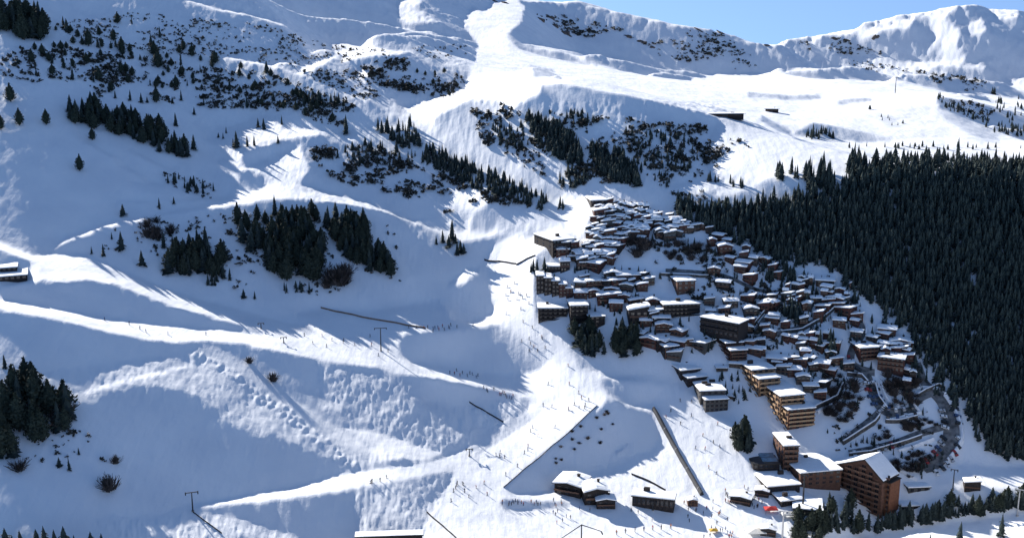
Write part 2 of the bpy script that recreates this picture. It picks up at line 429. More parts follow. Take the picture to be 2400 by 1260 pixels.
# ------------------------------------------------------------------ materials
def mat(name, color, rough=.8, var=0.0, scale=1.0, bump=0.0, metallic=0.0, spec=.3, color2=None, coord='Object'):
    m = bpy.data.materials.new(name); m.use_nodes = True
    nt = m.node_tree; b = nt.nodes['Principled BSDF']
    b.inputs['Roughness'].default_value = rough; b.inputs['Metallic'].default_value = metallic
    b.inputs['Specular IOR Level'].default_value = spec
    tc = nt.nodes.new('ShaderNodeTexCoord'); nz = nt.nodes.new('ShaderNodeTexNoise')
    nz.inputs['Scale'].default_value = scale; nz.inputs['Detail'].default_value = 5
    nt.links.new(tc.outputs[coord], nz.inputs['Vector'])
    rp = nt.nodes.new('ShaderNodeValToRGB')
    c2 = color2 or tuple(min(1, c * (1 + var)) for c in color)
    c1 = color if color2 else tuple(c * (1 - var) for c in color)
    rp.color_ramp.elements[0].position = .32; rp.color_ramp.elements[1].position = .68
    rp.color_ramp.elements[0].color = (*c1, 1); rp.color_ramp.elements[1].color = (*c2, 1)
    nt.links.new(nz.outputs['Fac'], rp.inputs['Fac']); nt.links.new(rp.outputs['Color'], b.inputs['Base Color'])
    if bump:
        bp = nt.nodes.new('ShaderNodeBump'); bp.inputs['Strength'].default_value = bump; bp.inputs['Distance'].default_value = .3
        nt.links.new(nz.outputs['Fac'], bp.inputs['Height']); nt.links.new(bp.outputs['Normal'], b.inputs['Normal'])
    return m
M = {}
def snow_material():
    m = mat('snow', (.74, .76, .79), .7, 0, .035, 0, color2=(.83, .84, .85)); nt = m.node_tree; b = nt.nodes['Principled BSDF']
    tc = next(n for n in nt.nodes if n.type == 'TEX_COORD')
    n1 = nt.nodes.new('ShaderNodeTexNoise'); n1.inputs['Scale'].default_value = .22; n1.inputs['Detail'].default_value = 8; n1.inputs['Roughness'].default_value = .65
    nt.links.new(tc.outputs['Object'], n1.inputs['Vector'])
    bp = nt.nodes.new('ShaderNodeBump'); bp.inputs['Strength'].default_value = .55; bp.inputs['Distance'].default_value = .5
    mp = nt.nodes.new('ShaderNodeMapping'); mp.inputs['Scale'].default_value = (.32, .035, .05); mp.inputs['Rotation'].default_value = (0, 0, .35)
    n2 = nt.nodes.new('ShaderNodeTexNoise'); n2.inputs['Scale'].default_value = 1.0; n2.inputs['Detail'].default_value = 4   # crossing ski tracks
    nt.links.new(tc.outputs['Object'], mp.inputs['Vector']); nt.links.new(mp.outputs['Vector'], n2.inputs['Vector'])
    ad = nt.nodes.new('ShaderNodeMath'); ad.operation = 'MULTIPLY_ADD'; ad.inputs[1].default_value = .9
    nt.links.new(n2.outputs['Fac'], ad.inputs[0]); nt.links.new(n1.outputs['Fac'], ad.inputs[2])
    nt.links.new(ad.outputs[0], bp.inputs['Height']); nt.links.new(bp.outputs['Normal'], b.inputs['Normal'])
    return m
M['snow'] = snow_material()
M['roofsnow'] = mat('roof_snow', (.84, .85, .86), .7, .04, .6, .25)

# ------------------------------------------------------------------ ground
def grid_mesh(name, X, Y, Z):
    nr, nt = X.shape
    me = bpy.data.meshes.new(name)
    co = np.stack([X, Y, Z], 2).reshape(-1, 3).astype(np.float32)
    a = (np.arange(nr - 1)[:, None] * nt + np.arange(nt - 1)[None]).ravel()
    quads = np.stack([a, a + 1, a + nt + 1, a + nt], 1).astype(np.int32)
    me.vertices.add(len(co)); me.vertices.foreach_set('co', co.ravel())
    me.loops.add(quads.size); me.loops.foreach_set('vertex_index', quads.ravel())
    me.polygons.add(len(quads)); me.polygons.foreach_set('loop_start', np.arange(0, quads.size, 4, dtype=np.int32))
    me.polygons.foreach_set('use_smooth', np.ones(len(quads), bool))
    me.update(calc_edges=True)
    return me
gm = grid_mesh('snowy_ground', XG, YG, ZG)
gm.materials.append(M['snow'])
go = bpy.data.objects.new('snowy_ground', gm); COL.objects.link(go); go['kind'] = 'structure'
go['label'] = 'snow covered valley sides and pistes'

# ------------------------------------------------------------------ camera, sun, sky
cam = bpy.data.cameras.new('camera'); co_ = bpy.data.objects.new('camera', cam); COL.objects.link(co_)
cam.sensor_width = 36; cam.lens = 36 * F / 2400; cam.clip_start = 1; cam.clip_end = 30000
co_.location = (0, 0, CAM_H); co_.rotation_euler = (math.pi / 2 - PITCH, 0, 0)
scene.camera = co_
sl = bpy.data.lights.new('sun', 'SUN'); so = bpy.data.objects.new('sun', sl); COL.objects.link(so)
sl.energy = 5.0; sl.angle = math.radians(.5); sl.color = (1, .95, .88)
sd = Vector((HX * math.cos(SUN_EL), HY * math.cos(SUN_EL), math.sin(SUN_EL)))
so.rotation_euler = sd.to_track_quat('Z', 'Y').to_euler()
w = bpy.data.worlds.new('World'); scene.world = w; w.use_nodes = True
nt = w.node_tree; bg = nt.nodes['Background']; sky = nt.nodes.new('ShaderNodeTexSky')
sky.sky_type = 'NISHITA'; sky.sun_disc = False; sky.sun_elevation = SUN_EL; sky.sun_rotation = math.atan2(HX, HY)
sky.altitude = 2000; sky.air_density = 1.0; sky.dust_density = .5; sky.ozone_density = 2.2
tcw = nt.nodes.new('ShaderNodeTexCoord'); vaw = nt.nodes.new('ShaderNodeVectorMath'); vaw.operation = 'ADD'; vaw.inputs[1].default_value = (0, 0, .36)   # high mountain air: the pale band at the horizon sits lower
nt.links.new(tcw.outputs['Generated'], vaw.inputs[0]); nt.links.new(vaw.outputs[0], sky.inputs[0])
nt.links.new(sky.outputs[0], bg.inputs[0]); bg.inputs[1].default_value = .13
vs = scene.view_settings; vs.view_transform = 'Standard'; vs.look = 'None'; vs.gamma = 1; vs.exposure = 1.0
# ------------------------------------------------------------------ building blocks
class MB:
    """collects faces for ONE mesh"""
    def __init__(s): s.v = []; s.f = []; s.m = []
    def face(s, pts, m=0):
        k = len(s.v); s.v += [tuple(p) for p in pts]; s.f.append(tuple(range(k, k + len(pts)))); s.m.append(m)
    def box(s, x0, x1, y0, y1, z0, z1, m=0):
        k = len(s.v)
        s.v += [(x0, y0, z0), (x1, y0, z0), (x1, y1, z0), (x0, y1, z0), (x0, y0, z1), (x1, y0, z1), (x1, y1, z1), (x0, y1, z1)]
        for q in ((0, 3, 2, 1), (4, 5, 6, 7), (0, 1, 5, 4), (1, 2, 6, 5), (2, 3, 7, 6), (3, 0, 4, 7)):
            s.f.append(tuple(k + i for i in q)); s.m.append(m)
    def prism(s, prof, a0, a1, axis='y', m=0):
        """profile (two coordinates) pushed along one axis"""
        k = len(s.v); n = len(prof)
        for a in (a0, a1):
            for p, q in prof: s.v.append((p, a, q) if axis == 'y' else (a, p, q))
        s.f.append(tuple(k + i for i in range(n))); s.m.append(m)
        s.f.append(tuple(k + n + i for i in reversed(range(n)))); s.m.append(m)
        for i in range(n):
            j = (i + 1) % n; s.f.append((k + i, k + n + i, k + n + j, k + j)); s.m.append(m)
    def tube(s, p0, p1, r0, r1=None, n=6, m=0):
        r1 = r0 if r1 is None else r1
        p0 = Vector(p0); p1 = Vector(p1); d = (p1 - p0).normalized()
        a = d.orthogonal().normalized(); b = d.cross(a); k = len(s.v)
        for p, r in ((p0, r0), (p1, r1)):
            for i in range(n):
                t = 2 * math.pi * i / n; s.v.append(tuple(p + (a * math.cos(t) + b * math.sin(t)) * r))
        for i in range(n):
            j = (i + 1) % n; s.f.append((k + i, k + j, k + n + j, k + n + i)); s.m.append(m)
        s.f.append(tuple(k + i for i in reversed(range(n)))); s.m.append(m)
        s.f.append(tuple(k + n + i for i in range(n))); s.m.append(m)
    def mesh(s, name, mats, smooth=False, recalc=True):
        me = bpy.data.meshes.new(name); me.from_pydata(s.v, [], s.f)
        for mt in (mats if isinstance(mats, (list, tuple)) else [mats]): me.materials.append(mt)
        me.polygons.foreach_set('material_index', s.m)
        if smooth: me.polygons.foreach_set('use_smooth', [True] * len(s.f))
        if recalc:
            bm = bmesh.new(); bm.from_mesh(me); bmesh.ops.recalc_face_normals(bm, faces=bm.faces); bm.to_mesh(me); bm.free()
        me.update(); return me
    def build(s, name, mats, parent=None, smooth=False, recalc=True):
        return put(name, s.mesh(name, mats, smooth, recalc), parent)
def put(name, me, parent=None):
    o = bpy.data.objects.new(name, me); COL.objects.link(o)
    if parent: o.parent = parent
    return o
def tag(o, label, cat, group=None, kind=None):
    if label: o['label'] = label
    if cat: o['category'] = cat
    if group: o['group'] = group
    if kind: o['kind'] = kind
    return o
def empty(name, loc=(0, 0, 0), rz=0.0):
    o = bpy.data.objects.new(name, None); COL.objects.link(o); o.empty_display_size = .5
    o.location = loc; o.rotation_euler = (0, 0, rz); return o
CHILDREN = {}
def copy_tree(o, parent=None):
    c = o.copy(); COL.objects.link(c); c.parent = parent
    for ch in o.children: copy_tree(ch, c)
    return c
def stash(o):
    """a model that is only copied from: taken out of the scene"""
    for ch in list(o.children): stash(ch)
    COL.objects.unlink(o)
def inside(p, poly):
    c = False
    for k in range(len(poly)):
        (ax, ay), (bx, by) = poly[k - 1], poly[k]
        if (ay > p[1]) != (by > p[1]) and p[0] < (bx - ax) * (p[1] - ay) / (by - ay) + ax: c = not c
    return c
def scatter(poly, n, gap=0.0, rnd=random):
    xs = [p[0] for p in poly]; ys = [p[1] for p in poly]; out = []; tries = 0
    while len(out) < n and tries < n * 60:
        tries += 1; q = (rnd.uniform(min(xs), max(xs)), rnd.uniform(min(ys), max(ys)))
        if not inside(q, poly): continue
        if gap and any(abs(q[0] - o[0]) < gap and abs(q[1] - o[1]) < gap * .6 for o in out): continue
        out.append(q)
    return out
ORD = ['first', 'second', 'third', 'fourth', 'fifth', 'sixth', 'seventh', 'eighth', 'ninth', 'tenth', 'eleventh', 'twelfth', 'thirteenth', 'fourteenth', 'fifteenth', 'sixteenth']
# ------------------------------------------------------------------ trees
M['needle'] = mat('dark_needles', (.026, .038, .038), .9, 0, .12, 0, color2=(.046, .060, .054), spec=.15)
M['needle2'] = mat('arolla_needles', (.020, .030, .024), .85, 0, .5, 0, color2=(.050, .060, .044), spec=.15)
M['bark'] = mat('bark', (.06, .045, .035), .9, .3, 4)
M['twig'] = mat('bare_twigs', (.062, .052, .048), .9, .35, 3)
def crown_conifer(rnd, whorls=11, blades=8, core=7, width=.2):
    mb = MB()
    base = .06
    for k in range(whorls):
        f = k / (whorls - 1); z = base + (.97 - base) * f ** .93
        R_ = width * (1 - f) ** .8 * rnd.uniform(.8, 1.15) + .012
        for b in range(max(4, int(blades * (1 - .45 * f)))):
            a = rnd.uniform(0, 2 * math.pi); r = R_ * rnd.uniform(.6, 1.18); wd = rnd.uniform(.25, .5) * (.5 + .6 * (1 - f))
            dz = -r * rnd.uniform(.15, .75); up = rnd.uniform(.02, .06)
            c, s = math.cos(a), math.sin(a); l = r * wd
            mb.face([(0, 0, z + up), (c * r * .62 - s * l, s * r * .62 + c * l, z + dz * .5), (c * r, s * r, z + dz), (c * r * .62 + s * l, s * r * .62 - c * l, z + dz * .5)])
    ring = []
    for lev, (z, r) in enumerate(((base, .55), (.35, .5), (.7, .26), (.99, .02))):
        ring.append([(math.cos(2 * math.pi * i / core + lev) * r * width * rnd.uniform(.75, 1.1), math.sin(2 * math.pi * i / core + lev) * r * width * rnd.uniform(.75, 1.1), z) for i in range(core)])
    for a, b in zip(ring, ring[1:]):
        for i in range(core):
            j = (i + 1) % core; mb.face([a[i], a[j], b[j], b[i]])
    return mb
def crown_round(rnd, n=420):
    """arolla pine: egg shaped, ragged, ending in a blunt point"""
    mb = MB()
    def rad(z): return .30 * (math.sin(min(1, z * 1.15) * math.pi) ** .7) * (1.15 - .5 * z) + .02 if z < .87 else .16 * (1.02 - z)
    lob = [(rnd.uniform(0, 6.28), rnd.uniform(.15, .8), rnd.uniform(.7, 1.3)) for _ in range(9)]
    for k in range(n):
        z = rnd.uniform(.06, 1.0) ** .9; a = rnd.uniform(0, 6.28)
        f = 1 + .28 * sum(s - 1 for t, zz, s in lob if abs(zz - z) < .18 and math.cos(a - t) > .5)
        r = max(.01, rad(z)) * f * rnd.uniform(.62, 1.12)
        p = Vector((math.cos(a) * r, math.sin(a) * r, z)); d = Vector((math.cos(a), math.sin(a), rnd.uniform(-.2, .6))).normalized()
        u_ = d.orthogonal().normalized(); w_ = d.cross(u_); t = rnd.uniform(0, 6.28); s = rnd.uniform(.025, .06)
        e1 = (u_ * math.cos(t) + w_ * math.sin(t)) * s + d * rnd.uniform(-.01, .06); e2 = (w_ * math.cos(t) - u_ * math.sin(t)) * s * .7
        mb.face([p + e1 + Vector((0, 0, .02)), p + e2, p - e1, p - e2])
    n1 = 7
    rings = [[(math.cos(6.283 * i / n1) * r * rnd.uniform(.7, 1.0), math.sin(6.283 * i / n1) * r * rnd.uniform(.7, 1.0), z) for i in range(n1)] for z, r in ((.08, .1), (.3, .22), (.6, .2), (.85, .07))]
    for a, b in zip(rings, rings[1:]):
        for i in range(n1):
            j = (i + 1) % n1; mb.face([a[i], a[j], b[j], b[i]])
    return mb
def twig_bush(rnd, n=110):
    mb = MB()
    for k in range(n):
        a = rnd.uniform(0, 6.283); el = rnd.uniform(.5, 1.5); L = rnd.uniform(.45, 1.0)
        p = Vector((rnd.uniform(-.25, .25), rnd.uniform(-.25, .25), 0)); d = Vector((math.cos(a) * math.cos(el), math.sin(a) * math.cos(el), math.sin(el)))
        q = p + d * L; s = d.orthogonal().normalized() * rnd.uniform(.018, .04)
        mb.face([p + s, p - s, q - s * .3, q + s * .3])
        for _ in range(2):
            m = p.lerp(q, rnd.uniform(.4, .85)); d2 = (d + Vector((rnd.uniform(-.8, .8), rnd.uniform(-.8, .8), rnd.uniform(-.2, .6)))).normalized() * rnd.uniform(.15, .35)
            mb.face([m + s * .8, m - s * .8, m + d2])
    return mb
def trunk(h0=-.12, h1=.8, r=.018):
    mb = MB(); mb.tube((0, 0, h0), (0, 0, .3), r * 1.25, r, 6); mb.tube((0, 0, .3), (.004, 0, h1), r, r * .25, 6); return mb
PROTO = {'conifer': [], 'round': [], 'bush': []}
rt = random.Random(3)
for k in range(5):
    o = empty('conifer_tree'); put('crown', crown_conifer(rt, 11 + k % 2, 9, 7, (.17, .2, .23, .19, .26)[k]).mesh('conifer_crown', M['needle'], recalc=False), o)
    trunk().build('trunk', M['bark'], o); PROTO['conifer'].append(o)
for k in range(3):
    o = empty('round_pine'); put('crown', crown_round(rt).mesh('pine_crown', M['needle2'], recalc=False), o)
    trunk(-.12, .6, .03).build('trunk', M['bark'], o); PROTO['round'].append(o)
for k in range(3):
    o = empty('bare_bush'); put('twigs', twig_bush(rt).mesh('bush_twigs', M['twig'], recalc=False), o)
    mb = MB(); mb.tube((0, 0, -.15), (.02, 0, .4), .035, .015, 5); mb.build('stem', M['bark'], o); PROTO['bush'].append(o)
for _k in PROTO:
    for _o in PROTO[_k]: stash(_o)
def plant(kind, u, v, hpx, label, group=None, wide=1.0, rnd=rt):
    p = spot(u, v)
    if p is None: return
    if kind == 'mix': kind = 'round' if rnd.random() < .58 else 'conifer'; wide *= .8 if kind == 'round' else 1.15
    o = copy_tree(rnd.choice(PROTO[kind])); h = hpx * px(p)
    o.location = (p.x, p.y, ground(p.x, p.y)); o.rotation_euler = (rnd.uniform(-.03, .03), rnd.uniform(-.03, .03), rnd.uniform(0, 6.28))
    s = h * wide * rnd.uniform(.88, 1.15); o.scale = (s, s, h)
    tag(o, label, {'conifer': 'conifer', 'round': 'pine tree', 'bush': 'bush'}[kind], group); return o
def clump(kind, poly, n, h0, h1, label, group, wide=1.0, gap=0):
    r = random.Random(zlib.crc32(label.encode()))
    for q in sorted(scatter(poly, n, gap, r), key=lambda q: q[1]): plant(kind, q[0], q[1], r.uniform(h0, h1), label, group, wide, r)

clump('mix', [(-20, 910), (50, 905), (110, 930), (160, 975), (165, 1010), (90, 1065), (-20, 1075)], 34, 60, 95, 'tall dark tree in the clump at the lower left edge of the slope', 'trees in the lower left clump', 1.2)
clump('mix', [(560, 560), (720, 530), (770, 600), (740, 668), (690, 672), (640, 640), (590, 600)], 80, 40, 62, 'dark tree in the thick heart of the wood below the curved track', 'trees in the heart of the hillside wood', 1.25, 7)
clump('mix', [(530, 520), (640, 505), (860, 515), (862, 545), (700, 530), (560, 545)], 26, 30, 54, 'dark tree on the top edge of the wood, right under the curved track', 'trees on the top edge of the hillside wood', 1.1, 10)
clump('mix', [(760, 530), (860, 540), (880, 590), (930, 640), (925, 652), (860, 635), (800, 600)], 50, 36, 56, 'dark tree in the right hand tongue of the wood below the curved track', 'trees in the right tongue of the hillside wood', 1.25, 7)
clump('mix', [(375, 640), (425, 590), (470, 570), (530, 610), (530, 655), (440, 648)], 40, 36, 56, 'dark tree in the smaller clump left of the main hillside wood', 'trees in the small clump beside the hillside wood', 1.25, 7)
clump('conifer', [(490, 655), (540, 655), (545, 678), (480, 678)], 6, 20, 30, 'short dark conifer at the foot of the small clump, just above the piste', 'conifers at the foot of the small clump', 1.2)
for q in ((215, 595, 20), (243, 600, 30), (285, 585, 46), (262, 560, 18), (333, 622, 38), (384, 580, 40), (406, 586, 34), (404, 545, 16)):
    plant('conifer', *q, 'dark conifer standing apart on the snow at the left end of the hillside wood', 'scattered conifers left of the hillside wood', 1.15)
plant('conifer', 571, 697, 22, 'small lone conifer right above the piste under the hillside wood, left one of two', None, 1.3)
plant('conifer', 597, 700, 20, 'small lone conifer right above the piste under the hillside wood, right one of two', None, 1.3)
clump('bush', [(755, 640), (820, 650), (815, 690), (765, 690)], 8, 30, 45, 'brown bare bush in the thicket at the lower right of the hillside wood', 'bare bushes beside the hillside wood')
clump('bush', [(340, 520), (400, 515), (400, 560), (350, 560)], 7, 20, 32, 'brown bare bush near the top left of the hillside wood', 'bare bushes at the top left of the wood')
clump('conifer', [(1010, 572), (1055, 560), (1100, 592), (1060, 602)], 9, 20, 32, 'low dark conifer in the small patch beside the snow berm', 'conifers in the small patch by the berm', 1.3)
plant('conifer', 1059, 562, 50, 'tall pointed conifer rising from the small patch beside the snow berm', None, 1.2)
# lower left odd ones
plant('conifer', 12, 862, 34, 'lone conifer above the clump at the lower left edge', None, 1.2)
plant('conifer', 139, 1092, 24, 'small conifer below the lower left clump, left one of the close pair', None, 1.3)
plant('conifer', 163, 1102, 34, 'small conifer below the lower left clump, right one of the close pair', None, 1.2)
plant('conifer', 185, 1064, 18, 'tiny conifer standing above the close pair on the lower left slope', None, 1.3)
for q in ((120, 960, 50), (150, 975, 44), (135, 1000, 48)): plant('bush', *q, 'large grey brown bare bush at the right edge of the lower left clump', 'bare bushes beside the lower left clump')
plant('bush', 45, 1102, 34, 'thin bare bush under the lower left clump')
plant('bush', 256, 1148, 42, 'large bare bush alone on the shaded snow of the lower left slope', None, 1.1)
plant('bush', 272, 1085, 22, 'small bare bush above the large lone bush on the lower left slope')
for q in ((15, 1290, 60), (50, 1292, 55), (88, 1288, 54), (108, 1295, 70), (130, 1290, 56), (152, 1292, 66), (175, 1294, 46), (215, 1292, 52), (240, 1294, 50), (258, 1300, 44), (32, 1300, 52)):
    plant('conifer', *q, 'dark conifer top showing at the bottom left corner of the picture', 'conifers at the bottom left corner', 1.4)
plant('bush', 585, 850, 18, 'small bare bush on the shaded snow above the mogul field')
plant('bush', 641, 893, 26, 'upright bare bush on the shaded snow left of the mogul field')
# upper left
clump('mix', [(-10, 40), (60, 20), (108, 70), (108, 95), (60, 95), (-10, 80)], 36, 38, 60, 'dark tree in the wood at the top left corner', 'trees in the top left wood', 1.25)
for u, v, h, l in ((25, 238, 42, 'round dark pine at the left edge, uppermost of the row of round pines'), (46, 294, 40, 'round dark pine, wide one in the row at the left edge'), (2, 304, 38, 'round dark pine cut by the left edge of the picture'), (109, 292, 36, 'round dark pine at the right end of the row near the left edge'),
                   (187, 400, 38, 'lone round pine in the middle of the smooth shaded snow slope'), (217, 328, 28, 'round pine just above the lit streak on the left slope'), (370, 158, 40, 'large round pine alone in the middle of the upper left slope'), (285, 122, 34, 'round pine on the upper left slope below a small dark one'),
                   (275, 55, 26, 'round pine high on the upper left slope near the lit streak'), (208, 108, 40, 'round pine in the small group right of the top left wood'), (450, 132, 28, 'round pine on the crest of the upper left ridge'), (367, 240, 36, 'round pine right of the row of pointed trees on the left slope')):
    plant('round', u, v, h, l, None, 1.0)
clump('round', [(110, 60), (420, 110), (640, 175), (820, 240), (760, 270), (500, 230), (260, 200), (110, 140)], 44, 10, 22, 'small round pine among the scrub of the upper left slope', 'small round pines on the upper left slope', 1.1)
clump('round', [(60, 110), (330, 90), (520, 130), (560, 200), (300, 230), (90, 190)], 24, 16, 32, 'mid sized round pine standing loosely on the upper left slope', 'mid sized round pines on the upper left slope', 1.15)
clump('round', [(560, 190), (700, 200), (860, 260), (800, 300), (620, 250)], 14, 12, 26, 'round pine on the slope above the sunlit bench', 'round pines above the sunlit bench', 1.15)
clump('round', [(870, 150), (960, 140), (1080, 180), (1060, 225), (940, 215)], 12, 8, 14, 'small round pine on the scrubby hump in the upper middle', 'small round pines on the upper middle hump', 1.2)
for q in ((256, 216, 24), (270, 230, 18), (305, 236, 26), (331, 241, 24), (345, 240, 14), (404, 242, 16), (425, 236, 26), (478, 246, 18), (455, 268, 18), (412, 295, 32)):
    plant('conifer', *q, 'pointed conifer in the loose row above the clump on the left slope', 'row of pointed conifers on the left slope', 1.2)
clump('mix', [(155, 262), (215, 255), (260, 285), (300, 270), (380, 300), (390, 335), (455, 345), (455, 366), (380, 366), (330, 335), (240, 312), (160, 285)], 70, 28, 46, 'dark tree in the long clump slanting down the left slope', 'trees in the slanting clump on the left slope', 1.35, 7)
for q in ((555, 346, 40), (580, 343, 26), (596, 341, 24), (547, 345, 22), (652, 336, 20), (605, 298, 22), (618, 302, 26), (523, 325, 14), (530, 312, 16), (512, 322, 12)):
    plant('conifer', *q, 'dark conifer on the sunlit snow bench in the left middle', 'conifers on the sunlit bench', 1.2)
plant('conifer', 811, 314, 46, 'tall pointed conifer with a broad base on the spur, taller than its neighbours', None, 1.3)
# village and valley
clump('mix', [(1335, 785), (1390, 775), (1420, 828), (1372, 836)], 26, 28, 44, 'dark tree in the left clump between piste and village', 'conifers in the left village clump', 1.35)
clump('mix', [(1430, 785), (1490, 780), (1500, 832), (1442, 836)], 30, 28, 46, 'dark tree in the right clump between piste and village', 'conifers in the right village clump', 1.35)
clump('conifer', [(1242, 640), (1262, 612), (1290, 640), (1280, 655)], 6, 22, 40, 'dark conifer beside the row of stepped houses at the piste edge', 'conifers at the village edge', 1.0)
clump('mix', [(1712, 1040), (1745, 1010), (1765, 1055), (1740, 1068)], 16, 34, 56, 'dark tree at the corner of the village front piste', 'conifers at the village front', 1.1)
clump('conifer', [(1825, 730), (1890, 715), (1895, 765), (1825, 762)], 13, 26, 40, 'dark conifer in the knot of trees in the middle of the village', 'conifers in the middle of the village', 1.2)
clump('conifer', [(1918, 810), (1955, 800), (1962, 842), (1920, 842)], 8, 34, 54, 'dark conifer in the clump left of the red brown chalet', 'conifers left of the red brown chalet', 1.15)
clump('bush', [(1560, 575), (1660, 570), (1700, 610), (1560, 620)], 22, 12, 20, 'bare bush on the open shaded snow in the upper village', 'bare bushes on the open village snow')
clump('bush', [(1460, 560), (1540, 560), (1560, 600), (1470, 605)], 10, 18, 28, 'dark bare bush under the upper village cluster', 'bare bushes under the upper cluster')
plant('conifer', 1676, 600, 24, 'small pointed conifer behind the chalet with the hipped snowy roof', None, 1.1)
clump('mix', [(1860, 1200), (1990, 1190), (2030, 1250), (1950, 1262), (1850, 1275)], 22, 34, 62, 'dark tree in front of the big brown hotel at the bottom right', 'conifers in front of the big hotel', 1.25)
clump('conifer', [(2030, 1238), (2130, 1215), (2190, 1205), (2200, 1222), (2060, 1246)], 18, 30, 50, 'dark conifer in the strip right of the big hotel', 'conifers right of the big hotel', 1.3)
clump('mix', [(2190, 1190), (2400, 1165), (2420, 1190), (2200, 1218)], 24, 28, 46, 'dark tree in the strip at the bottom right edge above the near piste', 'conifers above the near piste', 1.35)
plant('conifer', 2249, 1268, 52, 'conifer standing alone on the near white piste at bottom right', None, 1.25)
plant('conifer', 2346, 1256, 60, 'conifer on the near white piste closest to the right edge', None, 1.25)
plant('conifer', 2180, 1268, 22, 'small conifer tip on the near white piste at bottom right', None, 1.0)
for q in ((1300, 1100), (1312, 1110), (1325, 1090), (1345, 1065), (1360, 1050), (1390, 1035), (1400, 1020), (1372, 1012), (1352, 1028), (1385, 1000), (1405, 992), (1420, 975), (1440, 985), (1430, 1005), (1412, 1045), (1335, 1042), (1318, 1062)):
    plant('bush', q[0] + rt.uniform(-16, 16), q[1] - 12 + rt.uniform(-14, 8), rt.uniform(5, 9), 'tiny dark shrub on the shaded bank of the central piste', 'tiny shrubs on the shaded bank', 1.3)

# woods past counting and far scrub
def wood(name, jobs, maker, m, label, cat, seed, cluster=False, power=1.0, gaps=()):
    r = random.Random(seed); V = []; Fc = []; base = [maker(r) for _ in range(9)]
    base = [(np.array(b.v), b.f) for b in base]
    for poly, n, h0, h1, wide in jobs:
        for q in scatter(poly, int(n * (1.6 if cluster else 1)), 0, r):
            if any(((q[0] - cx) / rx) ** 2 + ((q[1] - cy) / ry) ** 2 < r.uniform(.5, 1.2) for cx, cy, rx, ry in gaps): continue
            if cluster and float(fbm(np.array(q[0] / 62), np.array(q[1] / 30), 77, 3)) < r.uniform(-.55, .5): continue
            if n > 2000: q = (q[0] + r.gauss(0, 15), q[1] + r.gauss(0, 8))
            p = spot(*q)
            if p is None: continue
            h = (h0 + (h1 - h0) * r.random() ** power) * px(p); s = h * wide * r.uniform(.7, 1.35); a = r.uniform(0, 6.28); c, sn = math.cos(a), math.sin(a)
            v, f = r.choice(base); k = sum(len(x) for x in V[-1:]) if False else wood.n
            w = np.stack([(v[:, 0] * c - v[:, 1] * sn) * s + p.x, (v[:, 0] * sn + v[:, 1] * c) * s + p.y, v[:, 2] * h + p.z - .02 * h], 1)
            V.append(w); Fc += [tuple(i + k for i in t) for t in f]; wood.n += len(w)
    me = bpy.data.meshes.new(name); me.from_pydata(np.concatenate(V).tolist(), [], Fc); me.materials.append(m); me.update(); wood.n = 0
    return tag(put(name, me), label, cat, None, 'stuff')
wood.n = 0
FOREST = [(1985, 385), (2060, 378), (2150, 378), (2300, 384), (2400, 388), (2540, 388), (2540, 1085), (2400, 1078), (2340, 1066), (2290, 1010), (2262, 940), (2215, 880), (2170, 800), (2110, 750), (2060, 712), (2010, 680), (1965, 640), (1890, 615), (1800, 600), (1735, 565), (1745, 500), (1870, 470), (1960, 450)]
TINY = [[(u - 3, v - 2), (u + 3, v - 2), (u + 3, v + 2), (u - 3, v + 2)] for u, v in ((156, 72), (192, 100), (228, 112), (270, 110), (500, 142), (562, 172), (595, 205), (515, 195), (540, 212), (622, 172), (641, 235), (375, 88), (310, 55), (352, 110), (425, 150), (40, 150), (70, 175), (85, 178), (222, 192), (172, 185), (290, 505), (372, 488), (408, 478), (150, 60), (330, 140), (470, 170), (300, 190), (120, 150), (440, 200), (580, 250), (660, 290), (350, 200))]
